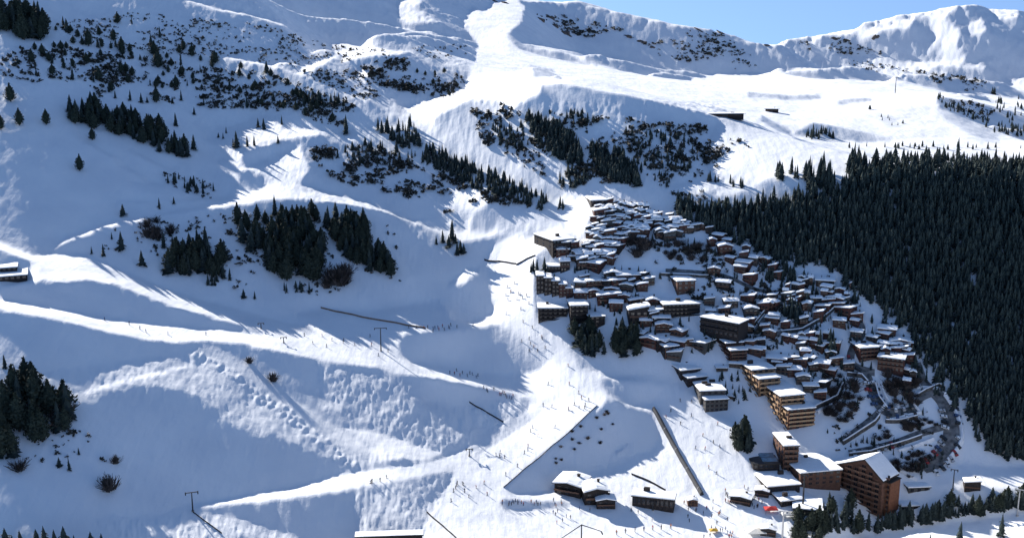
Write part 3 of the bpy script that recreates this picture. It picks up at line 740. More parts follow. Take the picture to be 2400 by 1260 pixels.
wood('conifer_forest', [(t, 1, 14, 30, 1.3) for t in TINY] + [(FOREST, 6500, 18, 44, 1.45),
    ([(1400, 500), (1620, 520), (1700, 560), (1560, 600), (1420, 590)], 60, 10, 20, 1.3), ([(1270, 640), (1380, 620), (1560, 640), (1540, 700), (1400, 740)], 50, 12, 24, 1.2), ([(1480, 690), (1640, 760), (1700, 820), (1600, 830), (1420, 760)], 46, 14, 28, 1.2),
    ([(1640, 640), (1830, 640), (1900, 760), (1860, 860), (1740, 780)], 60, 10, 22, 1.2), ([(1780, 620), (1890, 620), (1880, 680), (1800, 670)], 60, 16, 28, 1.3), ([(1860, 640), (2010, 660), (2020, 740), (1900, 790)], 70, 10, 24, 1.2), ([(1930, 780), (2010, 740), (2150, 780), (2150, 870), (1990, 870)], 60, 12, 26, 1.2),
    ([(2140, 760), (2230, 880), (2200, 930), (2130, 880)], 50, 16, 34, 1.3), ([(1860, 850), (2000, 860), (2010, 960), (1930, 940)], 40, 10, 22, 1.2), ([(1660, 880), (1760, 870), (1760, 940), (1720, 960)], 22, 12, 26, 1.2), ([(2090, 900), (2160, 900), (2170, 1010), (2110, 1000)], 26, 10, 20, 1.2), ([(1920, 1010), (2100, 1040), (2130, 1100), (2060, 1080)], 22, 12, 24, 1.2), ([(2130, 1070), (2240, 1060), (2160, 1130)], 20, 10, 20, 1.2),
    ([(2030, 1236), (2130, 1215), (2200, 1203), (2400, 1170), (2400, 1190), (2210, 1214), (2060, 1244)], 90, 18, 36, 1.5), ([(1860, 1205), (1990, 1195), (2030, 1240), (1950, 1258), (1860, 1262)], 40, 18, 36, 1.5),
    ([(382, 425), (430, 418), (500, 445), (505, 458), (440, 452)], 24, 14, 24, 1.3), ([(700, 242), (740, 232), (795, 240), (780, 258), (715, 262)], 20, 16, 34, 1.2), ([(880, 300), (960, 290), (990, 320), (1000, 350), (930, 340)], 34, 22, 34, 1.2), ([(660, 675), (735, 672), (745, 684), (670, 686)], 8, 16, 26, 1.2),
    ([(1575, 480), (1650, 495), (1745, 490), (1745, 565), (1690, 550), (1600, 528)], 150, 26, 46, 1.3), ([(1885, 410), (1945, 400), (1950, 440), (1890, 445)], 26, 40, 56, 1.15), ([(1815, 410), (1850, 398), (1870, 420), (1820, 425)], 9, 24, 40, 1.2),
    ([(1655, 415), (1740, 430), (1770, 448), (1660, 425)], 16, 14, 24, 1.3), ([(1885, 312), (1925, 302), (1965, 325), (1890, 328)], 22, 12, 24, 1.4),
    ([(1000, 350), (1100, 390), (1200, 430), (1290, 475), (1270, 490), (1180, 465), (1080, 430), (990, 380)], 190, 18, 32, 1.35), ([(830, 330), (960, 345), (1000, 380), (900, 400), (770, 370)], 40, 14, 26, 1.3),
    ([(1310, 475), (1325, 480), (1325, 492), (1310, 490)], 5, 16, 24, 1.0),
    ([(1225, 275), (1290, 285), (1360, 340), (1370, 395), (1330, 385), (1260, 340)], 220, 16, 32, 1.5), ([(1380, 345), (1450, 360), (1490, 400), (1500, 440), (1430, 425), (1390, 385)], 210, 16, 32, 1.5),
    ([(1150, 300), (1225, 290), (1240, 350), (1180, 355)], 40, 14, 24, 1.4), ([(1320, 270), (1380, 262), (1400, 290), (1350, 300)], 20, 12, 22, 1.5), ([(1460, 290), (1620, 330), (1640, 390), (1560, 440), (1490, 400)], 90, 12, 22, 1.4), ([(1320, 390), (1380, 420), (1360, 450), (1300, 430)], 26, 14, 24, 1.4),
    ([(2195, 225), (2300, 268), (2330, 285), (2290, 285), (2210, 255)], 40, 9, 16, 1.4), ([(2320, 215), (2540, 225), (2540, 335), (2400, 320), (2330, 255)], 110, 10, 18, 1.4), ([(2300, 285), (2400, 295), (2420, 330), (2320, 310)], 30, 12, 18, 1.4),
    ([(2020, 255), (2110, 260), (2140, 310), (2110, 310)], 9, 8, 12, 1.5), ([(1985, 340), (2400, 345), (2400, 352), (1985, 350)], 26, 10, 18, 1.4)],
    lambda r: crown_conifer(r, 8, 6, 5, r.choice((.16, .2, .25))), M['needle'], 'dense dark conifer forest on the right hillside with scattered far woods', 'forest', 5, gaps=((1930, 478, 16, 9), (2282, 655, 12, 14), (1905, 575, 12, 18), (2310, 775, 18, 12), (2240, 762, 40, 10), (2180, 790, 14, 14), (1780, 545, 10, 8), (2110, 580, 16, 8), (2360, 840, 10, 9), (2290, 790, 24, 7), (1960, 540, 7, 22)))
def tuft(r):
    mb = MB()
    for k in range(9):
        a = r.uniform(0, 6.28); d = r.uniform(.1, .55); z = r.uniform(0, .7); s = r.uniform(.2, .45)
        p = Vector((math.cos(a) * d, math.sin(a) * d, z)); e1 = Vector((r.uniform(-1, 1), r.uniform(-1, 1), r.uniform(.2, 1))).normalized() * s; e2 = Vector((r.uniform(-1, 1), r.uniform(-1, 1), r.uniform(-.3, .6))).normalized() * s
        mb.face([p - e1, p + e2, p + e1, p - e2])
    return mb
M['scrub'] = mat('heather_scrub', (.022, .028, .024), .9, 0, .4, 0, color2=(.065, .056, .046))
wood('mountain_scrub', [
    ([(100, 60), (320, 30), (620, 60), (780, 110), (780, 130), (690, 160), (520, 130), (400, 130), (180, 90)], 650, 3, 8, 1.0), ([(120, 110), (420, 150), (640, 180), (840, 250), (800, 300), (640, 260), (420, 250), (260, 200), (110, 150)], 1000, 3, 14, 1.0),
    ([(0, 100), (110, 120), (260, 200), (230, 240), (60, 190), (0, 180)], 150, 4, 13, 1.0), ([(840, 150), (940, 140), (1060, 165), (1090, 190), (1060, 230), (960, 220), (880, 200)], 380, 4, 14, 1.0), ([(700, 170), (830, 160), (900, 230), (840, 235)], 120, 3, 10, 1.0),
    ([(940, 100), (1080, 90), (1110, 130), (1000, 140)], 60, 3, 7, 1.0),
    ([(1100, 240), (1260, 260), (1660, 300), (1690, 390), (1600, 440), (1420, 440), (1320, 440), (1130, 340)], 900, 5, 17, 1.0), ([(730, 340), (900, 350), (1100, 440), (1280, 490), (1120, 480), (980, 470), (830, 440), (740, 400)], 560, 5, 17, 1.0),
    ([(940, 430), (1030, 420), (1060, 500), (970, 500)], 90, 5, 17, 1.0), ([(1250, 30), (1330, 40), (1560, 90), (1540, 110), (1330, 80)], 150, 3, 10, 1.3), ([(1460, 80), (1560, 90), (1690, 120), (1820, 160), (1700, 165), (1540, 130)], 190, 3, 8, 1.2),
    ([(1600, 70), (1700, 85), (1760, 130), (1650, 140)], 80, 3, 8, 1.2), ([(1860, 95), (1980, 90), (2080, 130), (1990, 130), (1900, 120)], 80, 2, 7, 1.2), ([(1960, 140), (2080, 150), (2180, 170), (2050, 172)], 60, 2, 7, 1.0), ([(2150, 170), (2300, 185), (2330, 215), (2220, 212)], 170, 3, 10, 1.0), ([(2200, 225), (2320, 250), (2400, 300), (2260, 275)], 100, 3, 10, 1.0),
    ([(780, 105), (960, 122), (900, 140), (800, 150)], 30, 3, 10, 1.0), ([(1640, 320), (1760, 330), (1750, 400), (1650, 390)], 70, 4, 13, 1.0), ([(1560, 450), (1760, 450), (1700, 480), (1600, 480)], 40, 5, 13, 1.0),
    ([(220, 540), (540, 500), (640, 600), (560, 690), (420, 620), (240, 600)], 130, 4, 13, 1.0), ([(560, 500), (930, 520), (940, 660), (760, 700), (620, 650)], 160, 5, 14, 1.0), ([(90, 960), (200, 980), (260, 1090), (60, 1080)], 60, 4, 14, 1.0),
    ([(1500, 560), (1760, 600), (1950, 800), (1960, 900), (1860, 860), (1700, 760), (1540, 640)], 420, 5, 17, 1.0), ([(1940, 900), (2140, 880), (2230, 1060), (2100, 1100), (1960, 1060)], 110, 4, 13, 1.0), ([(380, 400), (500, 430), (500, 470), (400, 450)], 40, 4, 11, 1.0)],
    tuft, M['scrub'], 'low dark scrub and stones poking through the snow on the upper slopes', 'scrub', 9, True, 1.8)
clump('bush', [(1935, 880), (2010, 880), (2020, 950), (1960, 1010), (1930, 980)], 40, 10, 22, 'bare bush on the snowy bank between the tan row and the bend', 'bare bushes behind the tan row', 1.2)
clump('bush', [(2075, 880), (2150, 890), (2150, 950), (2090, 955)], 26, 10, 24, 'bare bush on the bank inside the parking road', 'bare bushes inside the parking road', 1.2)
clump('bush', [(2040, 1000), (2190, 980), (2200, 1000), (2060, 1035)], 24, 8, 18, 'bare bush on the snow between the two lower roads', 'bare bushes between the lower roads', 1.2)
clump('bush', [(2080, 1075), (2180, 1060), (2150, 1120), (2110, 1115)], 22, 8, 20, 'bare bush behind the hotel roof', 'bare bushes behind the hotel', 1.2)
# rock faces
M['rock'] = mat('dark_rock', (.045, .042, .045), .9, 0, .08, .5, color2=(.16, .13, .11))
def rock(u, v, wpx, hpx, label, seed):
    p = spot(u, v)
    if p is None: return
    r = random.Random(seed); s = px(p); bm = bmesh.new()
    bmesh.ops.create_icosphere(bm, subdivisions=3, radius=1)
    sd = r.randint(1, 999)
    for vt in bm.verts:
        c = vt.co; n = float(fbm(np.array(c.x * 2.2 + 5), np.array(c.y * 2.2 + c.z * 1.7), sd, 3)); vt.co *= 1 + .38 * n
    me = bpy.data.meshes.new('rock_outcrop'); bm.to_mesh(me); bm.free(); me.materials.append(M['rock'])
    o = put('rock_outcrop', me); o.location = p - Vector((0, -.2 * wpx * s, .1 * hpx * s)); o.scale = (wpx * s * .5, wpx * s * .35, hpx * s * .5); o.rotation_euler = (0, r.uniform(.2, .5), r.uniform(-.3, .3))
    tag(o, label, 'rock')
for i, q in enumerate(((1268, 48, 22, 12), (1288, 42, 26, 14), (1300, 62, 20, 14), (1322, 78, 30, 14), (1338, 70, 18, 10), (1478, 88, 26, 8), (1508, 100, 26, 10), (1530, 112, 16, 10), (1185, 8, 22, 8), (1160, 4, 18, 6), (2052, 90, 14, 20), (1800, 108, 16, 6), (1960, 92, 22, 8), (1985, 96, 14, 8), (1640, 72, 26, 6), (1692, 78, 24, 6))):
    rock(*q, ['dark rock face, leftmost of those on the far ridge', 'broad dark rock face beside the leftmost one on the far ridge', 'dark rock step in the middle of the far ridge rocks', 'wide brown rock face, lowest of those on the far ridge', 'small dark rock right of the wide brown face on the far ridge',
              'flat dark rock left of the scree on the far ridge', 'dark rock in the middle of the scree on the far ridge', 'small rock at the lower end of the scree on the far ridge', 'dark rock on the summit at the top edge', 'smaller dark rock left of the summit rock at the top edge',
              'narrow dark rock rib on the snowy far right mountain', 'rock on the low saddle of the skyline', 'dark rock on the pointed hill of the right skyline', 'small rock right of the pointed hill on the skyline', 'dark rock along the dropping skyline, left one', 'dark rock along the dropping skyline, right one'][i], 40 + i)
# ------------------------------------------------------------------ buildings
M['timber'] = mat('dark_timber', (.026, .021, .020), .8, .35, 1.5)
M['redwood'] = mat('red_brown_cladding', (.090, .036, .027), .8, .3, 1.2)
M['tan'] = mat('tan_render', (.215, .130, .078), .85, .2, .6)
M['grey'] = mat('grey_cladding', (.075, .072, .068), .8, .25, .9)
M['board'] = mat('eave_boards', (.03, .024, .022), .8, .3, 2)
M['brown'] = mat('brown_cladding', (.105, .053, .036), .8, .3, .8)
M['orange'] = mat('orange_cladding', (.15, .06, .03), .75, .25, .7)
M['balc'] = mat('balcony_wood', (.115, .066, .046), .8, .3, 1.5)
M['balctan'] = mat('pale_balcony_wood', (.36, .235, .135), .8, .2, 1.5)
M['glass'] = mat('window_glass', (.018, .022, .028), .15, .3, 3, spec=.5)
M['blueglass'] = mat('pale_blue_glazing', (.12, .20, .27), .25, .3, .5, spec=.5)
M['concrete'] = mat('concrete', (.30, .29, .27), .85, .2, .5)
M['metal'] = mat('galvanised_steel', (.33, .34, .36), .45, .15, 2, metallic=.6)
M['darkmetal'] = mat('dark_painted_steel', (.035, .037, .042), .5, .2, 2, metallic=.3)

def snow_slab(x0, x1, y0, y1, zf, t=.7, n=6, seed=0):
    """soft edged snow lying on a roof; zf(x, y) is the height of the boards"""
    r = random.Random(seed); mb = MB(); P = []
    xs = [x0 + (x1 - x0) * i / n for i in range(n + 1)]; ys = [y0 + (y1 - y0) * i / n for i in range(n + 1)]
    for j, y in enumerate(ys):
        for i, x in enumerate(xs):
            edge = i in (0, n) or j in (0, n)
            mb.v.append((x, y, zf(x, y) + (t * (.7 if edge else 1) + r.uniform(-.06, .1) * t)))
    for j in range(n):
        for i in range(n):
            a = j * (n + 1) + i; mb.f.append((a, a + 1, a + n + 2, a + n + 1)); mb.m.append(0)
    rim = [i for i in range(n + 1)] + [(j + 1) * (n + 1) - 1 for j in range(1, n + 1)] + [n * (n + 1) + i for i in range(n - 1, -1, -1)] + [j * (n + 1) for j in range(n - 1, 0, -1)]
    k = len(mb.v)
    for a in rim: x, y, _ = mb.v[a]; mb.v.append((x, y, zf(x, y) + .01))
    for q in range(len(rim)):
        w = (q + 1) % len(rim); mb.f.append((rim[q], rim[w], k + w, k + q)); mb.m.append(0)
    return mb
WIN = {}
def window_mesh(w, h):
    key = (round(w, 1), round(h, 1))
    if key not in WIN:
        mb = MB(); mb.box(-w / 2, w / 2, -.09, .05, 0, h, 0); mb.box(-w / 2 - .1, w / 2 + .1, -.13, .04, -.14, -.002, 1)
        mb.box(-.05, .05, -.12, -.092, 0, h, 1)
        WIN[key] = mb.mesh('window', [M['glass'], M['balc']])
    return WIN[key]
def add_window(root, x, y, z, w, h, rz=0.0):
    o = put('window', window_mesh(w, h), root); o.location = (x, y, z); o.rotation_euler = (0, 0, rz); return o

def chalet_model(style, wall, k):
    W, Dp, H = 10.0, 9.0, 6.0
    root = empty('chalet'); mb = MB(); tp = math.tan(math.radians(13))
    if style == 'front':                                     # gable towards the valley
        rise = W / 2 * tp
        mb.prism([(-W / 2, -5), (W / 2, -5), (W / 2, H), (0, H + rise), (-W / 2, H)], -Dp / 2, Dp / 2, 'y')
        zf = lambda x, y: H + rise - abs(x) * tp + .3
        bx, by = W / 2 + .7, Dp / 2 + .9
        rf = MB(); rf.prism([(-bx, H - .7 * tp), (0, H + rise), (bx, H - .7 * tp), (bx, H - .7 * tp + .3), (0, H + rise + .3), (-bx, H - .7 * tp + .3)], -by, by, 'y')
    elif style == 'side':                                    # eaves towards the valley
        rise = Dp / 2 * tp
        mb.prism([(-Dp / 2, -5), (Dp / 2, -5), (Dp / 2, H), (0, H + rise), (-Dp / 2, H)], -W / 2, W / 2, 'x')
        zf = lambda x, y: H + rise - abs(y) * tp + .3
        bx, by = W / 2 + .9, Dp / 2 + .7
        rf = MB(); rf.prism([(-by, H - .7 * tp), (0, H + rise), (by, H - .7 * tp), (by, H - .7 * tp + .3), (0, H + rise + .3), (-by, H - .7 * tp + .3)], -bx, bx, 'x')
    else:                                                    # single slope, falling to the left
        tp = math.tan(math.radians(9)); rise = W * tp
        mb.prism([(-W / 2, -5), (W / 2, -5), (W / 2, H + rise), (-W / 2, H)], -Dp / 2, Dp / 2, 'y')
        zf = lambda x, y: H + (x + W / 2) * tp + .3
        bx, by = W / 2 + .6, Dp / 2 + .8
        rf = MB(); rf.prism([(-bx, H - .6 * tp), (bx, H + rise + .6 * tp), (bx, H + rise + .6 * tp + .3), (-bx, H - .6 * tp + .3)], -by, by, 'y')
    mb.build('wall', M[wall], root); rf.build('roof', M['board'], root)
    snow_slab(-bx + .1, bx - .1, -by + .1, by - .1, zf, 1.0, 6, k).build('roof_snow', M['roofsnow'], root, smooth=False)
    for i, x in enumerate((-3.1, 0, 3.1)):
        for z in (.8, 3.6):
            if (i + k) % 3 == 2 and z < 1: continue
            add_window(root, x, -Dp / 2, z, 1.5, 1.4)
    for y in (-2.2, 2.2): add_window(root, -W / 2, y, 3.5, 1.3, 1.3, -math.pi / 2)
    b = MB(); b.box(-W / 2 + .2, W / 2 - .2, -Dp / 2 - 1.3, -Dp / 2 - .14, 2.75, 2.95); b.box(-W / 2 + .2, W / 2 - .2, -Dp / 2 - 1.32, -Dp / 2 - 1.22, 2.97, 3.7); b.build('balcony', M['balc'], root)
    c = MB(); cz = zf(2, 1.5); c.box(1.6, 2.5, 1.1, 2.0, cz - .6, cz + 2.0); c.box(1.45, 2.65, .95, 2.15, cz + 2.02, cz + 2.2); c.build('chimney', M['board'], next(q for q in root.children if q.name.startswith('roof') and 'snow' not in q.name))
    stash(root); return root
CH = {(s, w): chalet_model(s, w, i * 3 + j) for i, s in enumerate(('front', 'side', 'mono')) for j, w in enumerate(('timber', 'redwood', 'grey', 'brown'))}
def chalet(u, v, wpx, hpx, label, group=None, style='side', wall='timber', rz=0.0, dpx=None):
    """u: middle of the front, v: the roof's front edge, hpx: visible wall under it"""
    p = spot(u, v + hpx)
    if p is None: return
    s = px(p); o = copy_tree(CH[(style, wall)]); w = wpx * s / 1.14; d = (dpx or wpx * .85) * s; h = hpx * s / .97
    fx, fy = p.x / math.hypot(p.x, p.y), p.y / math.hypot(p.x, p.y)
    face = -math.atan2(p.x, p.y)
    o.location = (p.x + fx * d * .5, p.y + fy * d * .5, p.z); o.rotation_euler = (0, 0, face + rz); o.scale = (w / 10, d / 9, h / 6)
    return tag(o, label, 'chalet', group)

def on_plane(u, v, z):
    th, te = ray(u, v); D = (z - CAM_H) / float(te); return Vector((D * math.sin(float(th)), D * math.cos(float(th)), z))
def block(name, label, A, B, C, vb, wall='brown', floors=4, bays=5, side=6, cat='apartment block', group=None, balcony=None, deck='flat', side_balcony=False, checker=False, stacks=2, snow=.8, front_wall=None, minw=6, mind=7, win=True):
    """A, B front corners of the roof, C its far left corner (photo pixels); vb: where A's corner meets the ground"""
    g = spot(A[0], vb); D = math.hypot(g.x, g.y); zr = CAM_H + D * float(ray(*A)[1])
    a, b, c = (on_plane(*q, zr) for q in (A, B, C))
    ex = (b - a); rt_ = Vector((a.y, -a.x, 0)).normalized(); bk = Vector((a.x, a.y, 0)).normalized()
    ang = math.atan2(ex.dot(bk), ex.dot(rt_)); ang = max(-.5, min(.5, ang)); ex = (rt_ * math.cos(ang) + bk * math.sin(ang)) * ((B[0] - A[0]) * px(g) / math.cos(ang))
    w = max(ex.length, minw); ex.normalize(); ey = (c - a) - ex * (c - a).dot(ex); d = min(max(ey.length, mind), 34); ey = Vector((-ex.y, ex.x, 0))
    ctr = a + ex * w / 2 + ey * d / 2; zb = g.z; h = zr - zb
    root = empty(name, (ctr.x, ctr.y, zb), math.atan2(ex.y, ex.x)); tag(root, label, cat, group)
    low = min(ground((ctr + ex * i * w / 2 + ey * j * d / 2).x, (ctr + ex * i * w / 2 + ey * j * d / 2).y) for i in (-1, 1) for j in (-1, 1)) - zb - 2
    X, Y = w / 2, d / 2
    mb = MB(); mb.box(-X, X, -Y, Y, min(low, -2), h - .45); mb.build('wall', M[wall], root)
    if front_wall:
        mb = MB(); mb.box(-X + .1, X - .1, -Y - .12, -Y - .005, .5, h - .8); mb.build('front_panel', M[front_wall], root)
    rf = MB(); rf.box(-X - .6, X + .6, -Y - .6, Y + .6, h - .44, h - .02)
    roof_o = rf.build('roof', M['board'], root)
    n = 8; snow_slab(-X - .5, X + .5, -Y - .5, Y + .5, lambda x, y: h, snow, n, int(w * 7 + d)).build('roof_snow', M['roofsnow'], root)
    r = random.Random(int(w * 31 + d * 17))
    for i in range(stacks):
        x, y = r.uniform(-.6, .6) * X, r.uniform(-.5, .6) * Y; m = MB(); a_ = r.uniform(.8, 1.6); m.box(x - a_, x + a_, y - .7, y + .7, h + .02, h + snow + r.uniform(.9, 2)); m.build('roof_vent', M['board'], roof_o)
    fh = h / floors; ww = min(1.7, w / max(bays, 1) * .55); wh = fh * .5
    if win:
        for f in range(floors):
            for i in range(bays):
                x = -X + (i + .5) * w / bays; add_window(root, x, -Y - (.12 if front_wall else 0), f * fh + fh * .28, ww, wh)
            for i in range(side):
                y = -Y + (i + .5) * d / side; add_window(root, -X, y, f * fh + fh * .28, min(1.7, d / side * .6), wh, -math.pi / 2)
    if balcony:
        for f in range(1, floors):
            m = MB(); z = f * fh
            m.box(-X + .3, X - .3, -Y - 1.35, -Y - .15, z - .12, z + .06); m.box(-X + .3, X - .3, -Y - 1.4, -Y - 1.28, z + .062, z + fh * .38); m.build('balcony', M[balcony], root)
            if side_balcony and not checker:
                m = MB(); m.box(-X - 1.35, -X - .15, -Y + .3, Y - .3, z - .12, z + .06); m.box(-X - 1.4, -X - 1.28, -Y + .3, Y - .3, z + .062, z + fh * .38); m.build('balcony', M[balcony], root)
        if checker:
            for f in range(floors):
                for i in range(side):
                    if (i + f) % 2: continue
                    y0 = -Y + i * d / side; y1 = y0 + d / side; z = f * fh + fh * .05; m = MB()
                    m.box(-X - 1.2, -X - .15, y0 + .1, y1 - .1, z, z + .15); m.box(-X - 1.3, -X - 1.15, y0 + .1, y1 - .1, z + .152, z + fh * .5)
                    m.build('balcony', M[balcony], root)
    return root

# -- big blocks along the village front
block('apartment_block', 'tan stepped apartment block, farthest of the four with a dark vent on its roof', (1763, 867), (1815, 861), (1743, 843), 905, 'tan', 4, 4, 6, balcony='balctan', checker=True, stacks=1)
block('apartment_block', 'short tan apartment step, second from the back of the stepped row', (1780, 888), (1827, 878), (1768, 872), 930, 'tan', 4, 3, 3, balcony='balctan', checker=True, stacks=0)
block('apartment_block', 'long tan apartment block with checkered balconies and the widest snowy roof of the stepped row', (1830, 928), (1883, 922), (1797, 889), 986, 'tan', 6, 4, 9, balcony='balctan', checker=True, stacks=0)
block('apartment_block', 'front block of the stepped tan row with a reddish end wall and roof plant', (1848, 960), (1908, 954), (1832, 934), 1008, 'tan', 5, 4, 5, balcony='balctan', checker=True, stacks=3, front_wall='redwood')
block('apartment_block', 'grey apartment block by the piste, rear half with vents on its snowy roof', (1642, 916), (1699, 914), (1636, 892), 948, 'grey', 3, 4, 4, balcony=None, stacks=3)
block('apartment_block', 'grey apartment block by the piste, lower front half with a plain snowy roof', (1654, 937), (1706, 934), (1647, 921), 966, 'grey', 3, 5, 3, stacks=0)
block('apartment_block', 'dark apartment block beside the piste bend, rear half with two dark vents', (1597, 868), (1641, 862), (1572, 845), 892, 'timber', 3, 4, 5, stacks=2)
block('apartment_block', 'dark apartment block beside the piste bend, front half with smooth roof', (1613, 886), (1656, 880), (1598, 871), 908, 'timber', 3, 4, 3, stacks=0)
block('apartment_block', 'long dark apartment block behind the village trees, rear half', (1541, 797), (1567, 788), (1492, 770), 826, 'timber', 3, 3, 8, stacks=2)
block('apartment_block', 'long dark apartment block behind the village trees, front end with brown wall', (1559, 813), (1590, 801), (1542, 798), 843, 'timber', 3, 3, 3, stacks=0, front_wall='brown')
block('apartment_block', 'red brown block in the village middle, rear half with a round vent', (1702, 804), (1741, 801), (1687, 784), 830, 'redwood', 4, 4, 4, balcony='balc', side_balcony=True, stacks=1)
block('apartment_block', 'red brown block in the village middle, front half with orange side wall', (1713, 821), (1750, 819), (1703, 807), 850, 'redwood', 4, 4, 3, balcony='balc', side_balcony=True, stacks=0)
block('village_hall', 'brown hall with a wide snowy roof above the village middle', (1588, 659), (1629, 657), (1556, 640), 692, 'brown', 3, 3, 3, stacks=0, cat='hall')
block('apartment_block', 'wide dark block with a thin wavy snow edge below the brown hall', (1556, 714), (1640, 711), (1566, 700), 750, 'timber', 4, 9, 3, balcony='board', stacks=1, snow=.6)
block('apartment_block', 'dark lower wing stepping down right of the wavy roofed block', (1642, 742), (1728, 762), (1652, 730), 776, 'timber', 3, 8, 2, balcony='board', stacks=1, snow=.5)
block('apartment_block', 'tall dark block with a bright square roof at the piste edge', (1338, 716), (1378, 715), (1343, 702), 764, 'timber', 5, 4, 3, balcony='board', stacks=0)
block('apartment_block', 'dark brown block with split snowy roof left of the square roofed one', (1262, 722), (1330, 722), (1275, 702), 758, 'timber', 4, 6, 4, balcony='board', stacks=2)
block('apartment_block', 'dark block sunk between trees right of the square roofed one', (1382, 742), (1418, 740), (1386, 728), 775, 'timber', 4, 3, 3, stacks=0, snow=.3)
for i, (u, v, w, b) in enumerate(((1258, 640, 17, 690), (1276, 645, 17, 693), (1294, 652, 17, 696), (1311, 660, 17, 698), (1327, 669, 16, 700))):
    block('town_house', 'narrow dark stepped house, %s from the piste in the row of five' % ('nearest', 'second', 'third', 'fourth', 'farthest')[i], (u, v + 6), (u + w, v + 6), (u + 3, v - 4), b, 'redwood' if i > 2 else 'timber', 4, 2, 2, cat='house', group='stepped houses at the piste edge', stacks=0, minw=3)
block('apartment_block', 'red brown block with snowy roof, left of the pair in the middle village', (1376, 659), (1411, 657), (1372, 644), 688, 'redwood', 3, 4, 2, balcony='balc', stacks=0)
block('apartment_block', 'red brown block with snowy roof, right of the pair in the middle village', (1436, 657), (1466, 652), (1440, 644), 686, 'redwood', 3, 3, 2, balcony='balc', stacks=0)
block('apartment_block', 'large dark block with two roofs at the top of the piste', (1296, 564), (1346, 554), (1318, 542), 606, 'timber', 4, 6, 3, balcony='board', stacks=1)
block('apartment_block', 'dark block with a flat snowy roof just under the top block', (1284, 624), (1314, 624), (1270, 600), 642, 'timber', 2, 4, 2, stacks=2)
block('apartment_block', 'dark block at the top left end of the upper village', (1386, 470), (1424, 469), (1392, 461), 490, 'timber', 2, 5, 2, stacks=0)
block('apartment_block', 'big red brown chalet block on the right side of the village', (2017, 815), (2056, 812), (2022, 788), 850, 'redwood', 4, 5, 3, balcony='balc', stacks=1, cat='chalet')
block('apartment_block', 'lower red brown wing stepping down beside the big right hand chalet block', (2058, 835), (2116, 842), (2062, 822), 866, 'redwood', 3, 6, 2, balcony='balc', stacks=1, cat='chalet')
block('apartment_block', 'narrow brown block with a snowy notched roof left of the big flat roof', (1838, 1044), (1871, 1043), (1835, 1014), 1104, 'brown', 5, 3, 4, balcony='balc', stacks=2)
block('apartment_block', 'building under the big square flat snowy roof behind the hotel', (1877, 1108), (1969, 1100), (1873, 1034), 1140, 'brown', 3, 6, 5, stacks=2)
block('terrace_hall', 'low hall with a broad snowy terrace roof at the foot of the village', (1800, 1140), (1873, 1134), (1782, 1106), 1160, 'timber', 1, 6, 2, stacks=1, cat='hall')
block('terrace_hall', 'small low hall with a pale roof in front of the terrace roofed one', (1832, 1174), (1880, 1166), (1812, 1152), 1188, 'timber', 1, 4, 2, stacks=1, cat='hall')
block('terrace_hall', 'flat roofed shed with snow below the notched brown block', (1860, 1190), (1925, 1196), (1870, 1165), 1204, 'grey', 1, 4, 2, stacks=0, cat='shed')
block('garage_block', 'low roof half buried between the hotel and the lit field', (2113, 1186), (2150, 1184), (2118, 1172), 1196, 'grey', 1, 3, 1, stacks=0, cat='garage', mind=5)
block('garage_block', 'pale flat roof right beside the hotel corner', (2130, 1142), (2176, 1140), (2118, 1122), 1156, 'grey', 1, 3, 1, stacks=0, cat='garage', mind=5)
def glazed():
    g = spot(1775, 1090); root = block('glazed_hall', 'dark hall with pale blue glazed roof strips below the tan apartments', (1766, 1086), (1826, 1085), (1772, 1040), 1100, 'timber', 1, 5, 3, stacks=0, snow=.12, cat='hall')
    w = [c for c in root.children if c.name.startswith('roof_snow')][0]; bb = [Vector(q) for q in w.bound_box]
    x0, x1 = min(q.x for q in bb), max(q.x for q in bb); y0, y1 = min(q.y for q in bb), max(q.y for q in bb); z = max(q.z for q in bb)
    w.data.materials.clear(); w.data.materials.append(M['darkmetal'])
    for k in range(4):
        a = y0 + (y1 - y0) * (.1 + .22 * k); m = MB(); m.prism([(a, z + .02), (a + (y1 - y0) * .13, z + .02), (a + (y1 - y0) * .13, z + .9)], x0 * .2, x1 * .9, 'x'); m.build('skylight', M['blueglass'], root)
glazed()

